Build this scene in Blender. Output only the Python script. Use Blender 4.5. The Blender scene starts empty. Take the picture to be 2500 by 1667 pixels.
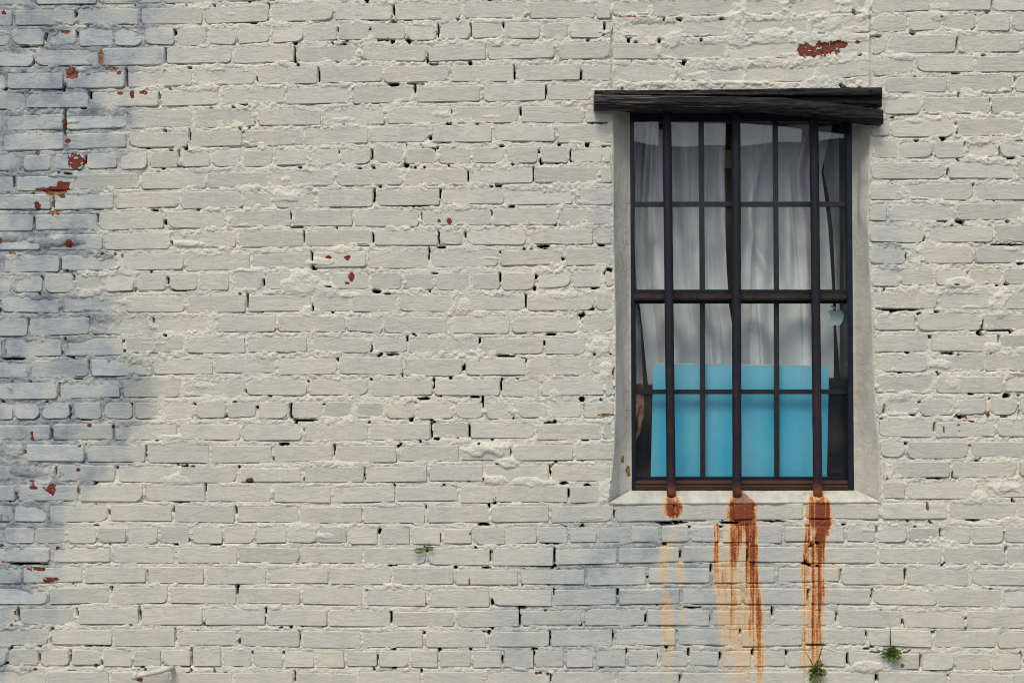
import bpy, bmesh, math, random
import numpy as np
from mathutils import Vector, noise as mnoise

random.seed(7)
RNG = np.random.RandomState(11)
SC = bpy.context.scene
COL = SC.collection

# ------------------------------------------------------------------ camera, sky, sun, exposure
D = 5.0            # camera to wall face, metres
PPM = 730.0        # photograph pixels per metre on the wall face
EYE = 1.6          # eye height above the pavement
cam_d = bpy.data.cameras.new('camera')
cam_d.sensor_width = 36.0
cam_d.lens = 36.0 * D / (2500.0 / PPM)
cam_d.clip_end = 2000
cam = bpy.data.objects.new('camera', cam_d)
cam.location = (0, -D, EYE)
cam.rotation_euler = (math.radians(90), 0, 0)
COL.objects.link(cam)
SC.camera = cam

SUN_EL, SUN_AZ = 54.0, -16.0       # degrees; azimuth measured from straight in front of the wall, minus = left
world = bpy.data.worlds.new('World')
SC.world = world
world.use_nodes = True
wn = world.node_tree
wn.nodes.clear()
sky = wn.nodes.new('ShaderNodeTexSky')
sky.sky_type = 'NISHITA'
sky.sun_disc = False
sky.sun_elevation = math.radians(SUN_EL)
sky.sun_rotation = math.radians(180 - SUN_AZ)
sky.air_density = 1.0
sky.dust_density = 4.0
bg = wn.nodes.new('ShaderNodeBackground')
bg.inputs['Strength'].default_value = 0.15
wo = wn.nodes.new('ShaderNodeOutputWorld')
wn.links.new(sky.outputs[0], bg.inputs[0])
wn.links.new(bg.outputs[0], wo.inputs[0])

sun_d = bpy.data.lights.new('sun', 'SUN')
sun_d.energy = 1.5
sun_d.angle = math.radians(18)
sun_d.color = (1.0, 0.94, 0.82)
sun = bpy.data.objects.new('sun', sun_d)
el, az = math.radians(SUN_EL), math.radians(SUN_AZ)
to_sun = Vector((math.sin(az) * math.cos(el), -math.cos(az) * math.cos(el), math.sin(el)))
sun.rotation_euler = (-to_sun).to_track_quat('-Z', 'Y').to_euler()
COL.objects.link(sun)

SC.view_settings.view_transform = 'Standard'
SC.view_settings.look = 'None'
SC.view_settings.gamma = 1.0
SC.view_settings.use_curve_mapping = False
SC.view_settings.exposure = 0.09
SC.cycles.max_bounces = 6
SC.cycles.diffuse_bounces = 2
SC.cycles.use_denoising = True
SC.cycles.filter_width = 1.0
SC.cycles.transparent_max_bounces = 16

# ------------------------------------------------------------------ helpers
def P(px, py, d=0.0):
    """photograph position on the plane d metres behind the wall face -> world point"""
    k = (D + d) / D / PPM
    return Vector(((px - 1250.0) * k, d, EYE + (833.5 - py) * k))

def tag(o, label=None, cat=None, group=None, kind=None):
    if label: o['label'] = label
    if cat: o['category'] = cat
    if group: o['group'] = group
    if kind: o['kind'] = kind
    return o

def link(name, me, mat=None, parent=None, smooth=False):
    o = bpy.data.objects.new(name, me)
    COL.objects.link(o)
    if mat is not None and len(me.materials) == 0:
        me.materials.append(mat)
    if parent is not None: o.parent = parent
    if smooth:
        me.polygons.foreach_set('use_smooth', np.ones(len(me.polygons), bool))
    return o

def empty(name, loc=(0, 0, 0)):
    o = bpy.data.objects.new(name, None)
    o.location = loc
    COL.objects.link(o)
    return o

def mesh_np(name, co, faces4, smooth=True, attrs=None):
    me = bpy.data.meshes.new(name)
    n, m = len(co), len(faces4)
    me.vertices.add(n)
    me.vertices.foreach_set('co', np.ascontiguousarray(co, dtype=np.float32).ravel())
    me.loops.add(m * 4)
    me.loops.foreach_set('vertex_index', np.ascontiguousarray(faces4, dtype=np.int32).ravel())
    me.polygons.add(m)
    me.polygons.foreach_set('loop_start', np.arange(0, m * 4, 4, dtype=np.int32))
    try: me.polygons.foreach_set('loop_total', np.full(m, 4, dtype=np.int32))
    except Exception: pass
    me.polygons.foreach_set('use_smooth', np.full(m, smooth, bool))
    me.update(calc_edges=True)
    for k, v in (attrs or {}).items():
        a = me.attributes.new(k, 'FLOAT', 'POINT')
        a.data.foreach_set('value', np.ascontiguousarray(v, dtype=np.float32).ravel())
    return me

def mesh_py(name, verts, faces):
    me = bpy.data.meshes.new(name)
    me.from_pydata([tuple(v) for v in verts], [], faces)
    me.update()
    return me

def grid_faces(ny, nx):
    i = np.arange(ny * nx).reshape(ny, nx)
    return np.stack([i[:-1, :-1], i[1:, :-1], i[1:, 1:], i[:-1, 1:]], -1).reshape(-1, 4)

def box_mesh(name, lo, hi, bev=0.0):
    bm = bmesh.new()
    bmesh.ops.create_cube(bm, size=1.0)
    for v in bm.verts:
        v.co = Vector([lo[i] + (v.co[i] + .5) * (hi[i] - lo[i]) for i in range(3)])
    if bev > 0:
        bmesh.ops.bevel(bm, geom=list(bm.edges), offset=bev, segments=2, affect='EDGES', profile=0.6)
    bmesh.ops.recalc_face_normals(bm, faces=bm.faces)
    me = bpy.data.meshes.new(name)
    bm.to_mesh(me); bm.free()
    return me

def pbox(name, px0, py0, px1, py1, d0, d1, mat, parent, bev=0.002):
    """box whose front outline stands at photo px0..px1, py0..py1 at depth d0, running back to depth d1"""
    a = P(px0, py1, d0); b = P(px1, py0, d0)
    return link(name, box_mesh(name, (a.x, d0, a.z), (b.x, d1, b.z), bev), mat, parent)

TAB = RNG.rand(256, 256)
def vnoise(x, y, seed=0):
    x = x + seed * 17.31; y = y + seed * 9.77
    xi = np.floor(x).astype(int); yi = np.floor(y).astype(int)
    fx = x - xi; fy = y - yi
    fx = fx * fx * fx * (fx * (fx * 6 - 15) + 10); fy = fy * fy * fy * (fy * (fy * 6 - 15) + 10)
    a = TAB[yi & 255, xi & 255]; b = TAB[yi & 255, (xi + 1) & 255]
    c = TAB[(yi + 1) & 255, xi & 255]; d = TAB[(yi + 1) & 255, (xi + 1) & 255]
    return (a + (b - a) * fx) * (1 - fy) + (c + (d - c) * fx) * fy

def fbm(x, y, scale, octv=3, seed=0):
    """-1..1"""
    s = 0; amp = 1; tot = 0
    for k in range(octv):
        s = s + amp * (vnoise(x / scale * 2 ** k, y / scale * 2 ** k, seed + k * 3) * 2 - 1)
        tot += amp; amp *= .5
    return s / tot

def sstep(a, b, x):
    t = np.clip((x - a) / (b - a), 0, 1)
    return t * t * (3 - 2 * t)

# ------------------------------------------------------------------ materials
class NT:
    def __init__(s, name):
        s.m = bpy.data.materials.new(name); s.m.use_nodes = True
        s.t = s.m.node_tree; s.t.nodes.clear()
        s.out = s.t.nodes.new('ShaderNodeOutputMaterial')
    def n(s, typ, **kw):
        nd = s.t.nodes.new(typ)
        for k, v in kw.items(): setattr(nd, k, v)
        return nd
    def l(s, a, b): s.t.links.new(a, b)
    def put(s, sock, v):
        if isinstance(v, bpy.types.NodeSocket): s.l(v, sock)
        else: sock.default_value = v
    def math(s, op, a, b=0.0, c=0.0, clamp=False):
        nd = s.n('ShaderNodeMath', operation=op, use_clamp=clamp)
        for i, v in enumerate((a, b, c)): s.put(nd.inputs[i], v)
        return nd.outputs[0]
    def mix(s, f, a, b):
        nd = s.n('ShaderNodeMix', data_type='RGBA')
        s.put(nd.inputs[0], f); s.put(nd.inputs[6], a); s.put(nd.inputs[7], b)
        return nd.outputs[2]
    def attr(s, name):
        return s.n('ShaderNodeAttribute', attribute_name=name).outputs['Fac']
    def noise(s, vec, scale, detail=3.0, rough=.55, dist=0.0):
        nd = s.n('ShaderNodeTexNoise')
        s.l(vec, nd.inputs['Vector'])
        nd.inputs['Scale'].default_value = scale; nd.inputs['Detail'].default_value = detail
        nd.inputs['Roughness'].default_value = rough; nd.inputs['Distortion'].default_value = dist
        return nd.outputs['Fac']
    def scaled(s, vec, sx, sy, sz):
        nd = s.n('ShaderNodeVectorMath', operation='MULTIPLY')
        s.l(vec, nd.inputs[0]); nd.inputs[1].default_value = (sx, sy, sz)
        return nd.outputs[0]
    def ramp(s, fac, a, b, lo=0.0, hi=1.0):
        nd = s.n('ShaderNodeMapRange', interpolation_type='SMOOTHSTEP')
        s.put(nd.inputs[0], fac); nd.inputs[1].default_value = a; nd.inputs[2].default_value = b
        nd.inputs[3].default_value = lo; nd.inputs[4].default_value = hi
        return nd.outputs[0]
    def bump(s, h, strength, dist, normal=None):
        nd = s.n('ShaderNodeBump')
        s.put(nd.inputs['Strength'], strength); nd.inputs['Distance'].default_value = dist
        s.l(h, nd.inputs['Height'])
        if normal is not None: s.l(normal, nd.inputs['Normal'])
        return nd.outputs[0]
    def bsdf(s, col, rough, metal=0.0, spec=.5, normal=None):
        b = s.n('ShaderNodeBsdfPrincipled')
        s.put(b.inputs['Base Color'], col); s.put(b.inputs['Roughness'], rough)
        s.put(b.inputs['Metallic'], metal); b.inputs['Specular IOR Level'].default_value = spec
        if normal is not None: s.l(normal, b.inputs['Normal'])
        s.l(b.outputs[0], s.out.inputs[0])
        return b

def rgb(r, g, b): return (r, g, b, 1.0)

def make_paint(name, kind, worn=True):
    """thick old wall paint over brick or mortar; bare / rust / void come as attributes of the surface"""
    t = NT(name)
    pos = t.n('ShaderNodeNewGeometry').outputs['Position']
    sep = t.n('ShaderNodeSeparateXYZ'); t.l(pos, sep.inputs[0])
    px = t.math('MULTIPLY_ADD', sep.outputs[0], PPM, 1250.0)
    py = t.math('MULTIPLY_ADD', sep.outputs[2], -PPM, 833.5 + EYE * PPM)
    wob = t.noise(pos, 4.0, 3.0, .62)
    mid = t.noise(pos, 15.0, 3.0)
    fine = t.noise(pos, 150.0, 2.0, .6)
    # two coats: warm cream-grey and a slightly cooler grey
    if kind == 'mortar':      # the joints took the paint thick and stayed cleaner than the rubbed brick faces
        col = t.mix(t.ramp(wob, .38, .62), rgb(.625, .620, .520), rgb(.590, .592, .522))
        col = t.mix(t.math('MULTIPLY', t.ramp(mid, .42, .72), .5), col, rgb(.52, .525, .47))
    else:
        col = t.mix(t.ramp(wob, .38, .62), rgb(.555, .550, .462), rgb(.525, .530, .472))
        col = t.mix(t.math('MULTIPLY', t.ramp(mid, .42, .72), .55), col, rgb(.45, .455, .41))
    if kind == 'brick':
        oi = t.n('ShaderNodeObjectInfo').outputs['Random']
        col = t.mix(t.math('MULTIPLY', oi, .35), col, rgb(.42, .425, .39))
    if kind != 'mortar':
        vst = t.noise(t.scaled(pos, 80, 1, 9), 1.0, 1.0)
        col = t.mix(t.math('MULTIPLY', t.ramp(vst, .55, .8), .25), col, rgb(.67, .655, .58))
    # overspray of blue-grey paint down the left side and below the window
    fc = t.n('ShaderNodeFloatCurve')
    t.l(t.math('DIVIDE', py, 1700.0, clamp=True), fc.inputs['Value'])
    cu = fc.mapping.curves[0]
    pts = [(0, 430), (200, 360), (400, 300), (560, 280), (700, 280), (800, 345), (930, 355), (1040, 345), (1110, 290), (1250, 210), (1400, 150), (1550, 90), (1700, 30)]
    while len(cu.points) < len(pts): cu.points.new(.5, .5)
    for q, (yy, xx) in zip(cu.points, pts): q.location = (yy / 1700.0, xx / 500.0)
    fc.mapping.update()
    bx = t.math('MULTIPLY', fc.outputs[0], 500.0)
    dx = t.math('SUBTRACT', t.math('MULTIPLY_ADD', t.math('SUBTRACT', wob, .5), 330.0, bx), px)
    m1 = t.ramp(dx, -70.0, 110.0)
    m1 = t.math('MULTIPLY', m1, t.ramp(mid, .30, .60, .70, 1.0))
    def ell(cx, cy, rx, ry, s):
        a = t.math('DIVIDE', t.math('SUBTRACT', px, cx), rx); b = t.math('DIVIDE', t.math('SUBTRACT', py, cy), ry)
        r = t.math('SQRT', t.math('ADD', t.math('MULTIPLY', a, a), t.math('MULTIPLY', b, b)))
        r = t.math('MULTIPLY_ADD', t.math('SUBTRACT', wob, .5), 1.6, r)
        return t.ramp(r, 1.15, .35, 0.0, s)
    m2 = t.math('MAXIMUM', ell(1560, 1400, 340, 200, .8), ell(1275, 1570, 90, 130, .6))
    m2 = t.math('MAXIMUM', m2, ell(2170, 600, 50, 120, .45))
    m2 = t.math('MAXIMUM', m2, ell(1475, 520, 40, 120, .4))
    m2 = t.math('MAXIMUM', m2, ell(1720, 1420, 330, 210, .62))
    m2 = t.math('MAXIMUM', m2, ell(1560, 1560, 470, 130, .55))
    sm = t.noise(pos, 8.0, 4.0, .65)
    blue = t.math('MULTIPLY', t.math('MAXIMUM', m1, m2), t.ramp(sm, .34, .56, .45, 1.0))
    col = t.mix(t.math('MULTIPLY', blue, .84 if kind == 'brick' else .85), col, rgb(.320, .385, .418) if kind == 'brick' else rgb(.205, .250, .282))
    # charcoal blotches inside the stain
    blot = t.math('MULTIPLY', t.ramp(sm, .50 if kind == 'brick' else .42, .70), blue)
    blot = t.math('MAXIMUM', blot, ell(318, 955, 70, 95, .75))
    blot = t.math('MAXIMUM', blot, ell(180, 900, 70, 26, .6))
    blot = t.math('MAXIMUM', blot, t.math('MULTIPLY', ell(110, 190, 150, 240, 1.0), t.ramp(sm, .42, .66)))
    blot = t.math('MAXIMUM', blot, t.math('MULTIPLY', ell(90, 560, 150, 90, 1.0), t.ramp(sm, .42, .66)))
    col = t.mix(t.math('MULTIPLY', blot, .55 if kind == 'brick' else .75), col, rgb(.125, .160, .190))
    # soot freckles
    col = t.mix(t.math('MULTIPLY', t.ramp(fine, .62, .78), .30), col, rgb(.26, .26, .25))
    if worn:
        # rust carried down by rain
        rust = t.attr('rust')
        rs = t.noise(t.scaled(pos, 110, 20, 3.0), 1.0, 4.0, .65, .5)
        ri = t.math('MULTIPLY', rust, t.ramp(rs, .30, .68, .42, 1.28))
        ri = t.math('MULTIPLY', ri, t.ramp(fine, .3, .7, .78, 1.2))
        col = t.mix(t.ramp(ri, .04, .30, 0.0, .8), col, rgb(.65, .48, .27))
        col = t.mix(t.ramp(ri, .26, .62, 0.0, .95), col, rgb(.50, .205, .052))
        col = t.mix(t.ramp(ri, .50, .96, 0.0, .97), col, rgb(.185, .040, .014))
        # bare clay and bare lime mortar where the paint has gone
        bare = t.attr('bare'); tone = t.attr('tone')
        bc = t.mix(tone, rgb(.205, .032, .016), rgb(.34, .19, .10))
        bc = t.mix(t.ramp(fine, .35, .7), bc, t.mix(tone, rgb(.07, .014, .010), rgb(.17, .085, .04)))
        col = t.mix(t.ramp(bare, .4, .6), col, bc)
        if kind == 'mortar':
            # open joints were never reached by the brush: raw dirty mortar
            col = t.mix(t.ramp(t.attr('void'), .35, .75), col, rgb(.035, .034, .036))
    # relief of the paint film
    if kind == 'brick':
        a = t.noise(t.scaled(pos, 1, 1, 2.6), 24.0, 4.0, .66, .6)
        rid = t.ramp(t.math('ABSOLUTE', t.math('SUBTRACT', a, .53)), .0, .020, .07, 0.0)      # wrinkles in the film
        h = t.math('MULTIPLY_ADD', fine, .12, t.math('ADD', rid, t.math('MULTIPLY', a, .55)))
        nrm = t.bump(h, .9, .0055)
        rough = .6
    elif kind == 'mortar':
        a = t.noise(pos, 90.0, 3.0, .7)
        nrm = t.bump(a, .8, .008)
        rough = .75
    else:  # smooth render of the reveals
        a = t.noise(pos, 45.0, 5.0, .65)
        nrm = t.bump(a, .6, .005)
        vo = t.n('ShaderNodeTexVoronoi', feature='DISTANCE_TO_EDGE'); vo.inputs['Scale'].default_value = 9.0
        wv = t.n('ShaderNodeVectorMath', operation='MULTIPLY_ADD'); t.l(t.n('ShaderNodeTexNoise').outputs['Color'], wv.inputs[0]); wv.inputs[1].default_value = (.15, .15, .15); t.l(pos, wv.inputs[2])
        t.l(wv.outputs[0], vo.inputs['Vector'])
        ck = t.math('MULTIPLY', t.ramp(vo.outputs['Distance'], .004, .012, 1.0, 0.0), t.ramp(t.noise(pos, 6.0, 2.0), .48, .58))
        st = t.noise(t.scaled(pos, 26, 8, 6), 1.0, 4.0)
        col = t.mix(t.ramp(st, .36, .70, .0, .50), col, rgb(.30, .295, .27))
        col = t.mix(t.ramp(t.noise(pos, 9.0, 4.0), .55, .75, 0.0, .6), col, rgb(.42, .38, .29))
        col = t.mix(t.math('MULTIPLY', ck, .8), col, rgb(.07, .068, .065))
        rough = .7
    t.bsdf(col, rough, spec=.3, normal=nrm)
    return t.m

M_BRICK = make_paint('painted_brick', 'brick', False)
M_BRICK_WORN = make_paint('painted_brick_worn', 'brick', True)
M_MORTAR = make_paint('painted_mortar', 'mortar')
M_RENDER = make_paint('painted_render', 'render')

def mat_simple(name, col, rough=.6, metal=0.0, spec=.4, var=.15, scale=20.0, bump=.0):
    t = NT(name)
    tc = t.n('ShaderNodeTexCoord').outputs['Object']
    nz = t.noise(tc, scale, 4.0)
    c2 = tuple(max(0, c * (1 - var * 2)) for c in col[:3]) + (1,)
    nrm = t.bump(nz, bump, .003) if bump else None
    t.bsdf(t.mix(t.ramp(nz, .35, .7), col, c2), rough, metal, spec, nrm)
    return t.m

def mat_timber():
    t = NT('charred_timber')
    pos = t.n('ShaderNodeNewGeometry').outputs['Position']
    grain = t.noise(t.scaled(pos, 5, 60, 170), 1.0, 5.0, .65, .4)
    patch = t.noise(t.scaled(pos, 3, 6, 14), 1.0, 4.0, .6)
    sep = t.n('ShaderNodeSeparateXYZ'); t.l(pos, sep.inputs[0])
    # grain is greyer towards the left end, near black towards the right
    left_grey = t.ramp(sep.outputs[0], 1.05, .25, .0, 1.0)
    g = t.math('MULTIPLY', t.ramp(grain, .52, .64), t.math('MULTIPLY_ADD', left_grey, .9, .10))
    col = t.mix(g, rgb(.0045, .0042, .0055), rgb(.15, .132, .118))
    col = t.mix(t.math('MULTIPLY', t.ramp(patch, .55, .75), t.math('MULTIPLY', left_grey, .4)), col, rgb(.05, .052, .075))
    nrm = t.bump(grain, 1.0, .006)
    t.bsdf(col, t.ramp(grain, .3, .7, .6, .42), spec=.22, normal=nrm)
    return t.m

def mat_iron():
    t = NT('rusting_iron')
    pos = t.n('ShaderNodeNewGeometry').outputs['Position']
    n1 = t.noise(pos, 16.0, 5.0, .65); n2 = t.noise(pos, 260.0, 3.0, .6)
    sep = t.n('ShaderNodeSeparateXYZ'); t.l(pos, sep.inputs[0])
    low = t.ramp(sep.outputs[2], 2.05, 1.15)          # rustier towards the foot
    f = t.math('MULTIPLY_ADD', low, .16, n1)
    col = t.mix(t.ramp(f, .58, .85, 0, .8), rgb(.010, .010, .019), rgb(.045, .018, .012))
    col = t.mix(t.math('MULTIPLY', t.ramp(n2, .52, .72), .5), col, rgb(.028, .024, .034))
    foot = t.ramp(sep.outputs[2], 1.135, 1.09)
    col = t.mix(t.math('MULTIPLY', foot, t.ramp(n1, .3, .55)), col, rgb(.20, .05, .018))
    t.bsdf(col, t.ramp(n2, .3, .7, .45, .7), .15, .35, t.bump(n2, 1.0, .003))
    return t.m

def mat_cloth(name, c1):
    t = NT(name)
    pos = t.n('ShaderNodeNewGeometry').outputs['Position']
    wv = t.noise(t.scaled(pos, 900, 1, 220), 1.0, 2.0); wh = t.noise(t.scaled(pos, 200, 1, 900), 1.0, 2.0)
    w = t.math('ADD', wv, wh)
    blot = t.noise(pos, 7.0, 3.0)
    col = t.mix(t.ramp(blot, .35, .7), rgb(*c1), rgb(c1[0] * .82, c1[1] * .83, c1[2] * .84))
    col = t.mix(t.math('MULTIPLY', t.ramp(w, .8, 1.2), .25), col, rgb(c1[0] * .7, c1[1] * .7, c1[2] * .7))
    b = t.n('ShaderNodeBsdfDiffuse'); t.l(col, b.inputs[0]); t.l(t.bump(w, .3, .001), b.inputs['Normal'])
    tr = t.n('ShaderNodeBsdfTranslucent'); t.l(col, tr.inputs[0])
    mx = t.n('ShaderNodeMixShader'); mx.inputs[0].default_value = .15
    t.l(b.outputs[0], mx.inputs[1]); t.l(tr.outputs[0], mx.inputs[2]); t.l(mx.outputs[0], t.out.inputs[0])
    return t.m

def mat_glass():
    t = NT('window_glass')
    pos = t.n('ShaderNodeNewGeometry').outputs['Position']
    nrm = t.bump(t.noise(t.scaled(pos, 1, 1, .6), 4.0, 1.0), .12, .01)
    lw = t.n('ShaderNodeLayerWeight'); t.l(nrm, lw.inputs['Normal'])
    fres = t.math('MULTIPLY_ADD', t.math('POWER', lw.outputs['Facing'], 5.0), .94, .06)     # Schlick
    tr = t.n('ShaderNodeBsdfTransparent'); tr.inputs[0].default_value = rgb(.97, .985, .98)
    gl = t.n('ShaderNodeBsdfGlossy'); gl.inputs['Roughness'].default_value = .01; t.l(nrm, gl.inputs['Normal'])
    mx = t.n('ShaderNodeMixShader')
    t.l(fres, mx.inputs[0]); t.l(tr.outputs[0], mx.inputs[1]); t.l(gl.outputs[0], mx.inputs[2])
    # a film of dust and a few specks of paint
    du = t.n('ShaderNodeBsdfDiffuse'); du.inputs[0].default_value = rgb(.6, .6, .58)
    sp = t.noise(pos, 190.0, 2.0, .5)
    f = t.math('ADD', t.ramp(sp, .80, .83, 0, .8), t.ramp(t.noise(pos, 6.0, 4.0), .35, .8, .005, .030))
    m2 = t.n('ShaderNodeMixShader'); t.l(f, m2.inputs[0])
    t.l(mx.outputs[0], m2.inputs[1]); t.l(du.outputs[0], m2.inputs[2]); t.l(m2.outputs[0], t.out.inputs[0])
    return t.m

M_TIMBER = mat_timber(); M_IRON = mat_iron(); M_GLASS = mat_glass()
M_CLOTH = mat_cloth('curtain_cloth', (.90, .925, .94))
M_BRONZE = mat_simple('bronze_anodised_frame', rgb(.045, .026, .017), .45, .2, .5, .3, 30)
M_BROWN = mat_simple('brown_anodised_track', rgb(.095, .050, .029), .42, .2, .5, .08, 9)
M_DARK = mat_simple('dark_blue_frame', rgb(.012, .017, .030), .35, .2, .5, .2, 30)
M_MUNTIN = mat_simple('grey_glazing_bar', rgb(.022, .023, .028), .4, .1, .5, .2, 30)
def mat_board():
    t = NT('cyan_board_reflection_tint')
    pos = t.n('ShaderNodeNewGeometry').outputs['Position']
    sep = t.n('ShaderNodeSeparateXYZ'); t.l(pos, sep.inputs[0])
    n1 = t.noise(t.scaled(pos, 7, 1, 1.6), 1.0, 3.0); n2 = t.noise(pos, 90.0, 3.0)
    col = t.mix(t.ramp(n1, .32, .70), rgb(.045, .45, .69), rgb(.15, .54, .72))
    # paler top band: a reflection painted into the board's colour
    refl_z = t.math('MULTIPLY_ADD', t.math('SUBTRACT', n1, .5), .12, sep.outputs[2])
    col = t.mix(t.ramp(refl_z, 1.40, 1.50, 0.0, .75), col, rgb(.24, .61, .78))
    col = t.mix(t.ramp(n2, .62, .80, 0.0, .25), col, rgb(.35, .55, .62))
    t.bsdf(col, .28, spec=.5)
    return t.m
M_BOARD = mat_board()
M_BOARD_EDGE = mat_simple('white_board_edge', rgb(.62, .68, .70), .5)
M_STICKER = mat_simple('frosted_sticker', rgb(.46, .58, .60), .5, 0, .3, .04, 20)
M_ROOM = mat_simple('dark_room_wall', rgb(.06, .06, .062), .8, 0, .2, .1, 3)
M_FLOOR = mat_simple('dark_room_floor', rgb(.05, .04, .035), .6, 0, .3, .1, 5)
M_CARD = mat_simple('cream_card', rgb(.62, .55, .34), .7)
M_SKIN = mat_simple('skin', rgb(.72, .34, .21), .5, 0, .4, .08, 40)
M_SHIRT = mat_simple('black_shirt', rgb(.012, .012, .014), .85, 0, .2, .1, 60)
M_HAIR = mat_simple('dark_hair', rgb(.02, .014, .010), .6, 0, .3, .1, 90)
M_LEAF = mat_simple('fern_leaf', rgb(.085, .17, .020), .55, 0, .4, .3, 120)
M_LEAF2 = mat_simple('fern_leaf_yellowing', rgb(.16, .16, .02), .55, 0, .4, .3, 120)
M_STEM = mat_simple('fern_stem', rgb(.10, .07, .02), .6)
M_PAVE = mat_simple('pavement_concrete', rgb(.30, .29, .27), .9, 0, .2, .1, 4, .3)
M_ROAD = mat_simple('road_asphalt', rgb(.052, .052, .055), .9, 0, .2, .15, 30, .4)
M_KERB = mat_simple('kerb_stone', rgb(.33, .32, .30), .85, 0, .2, .1, 8, .3)
M_STUCCO = mat_simple('grey_stucco', rgb(.36, .35, .345), .9, 0, .2, .08, 2, .2)
M_SHOPGLASS = mat_simple('shop_window_glass', rgb(.02, .025, .03), .08, 0, .6)
M_CORE = mat_simple('raw_mortar', rgb(.05, .048, .045), .95)

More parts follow.
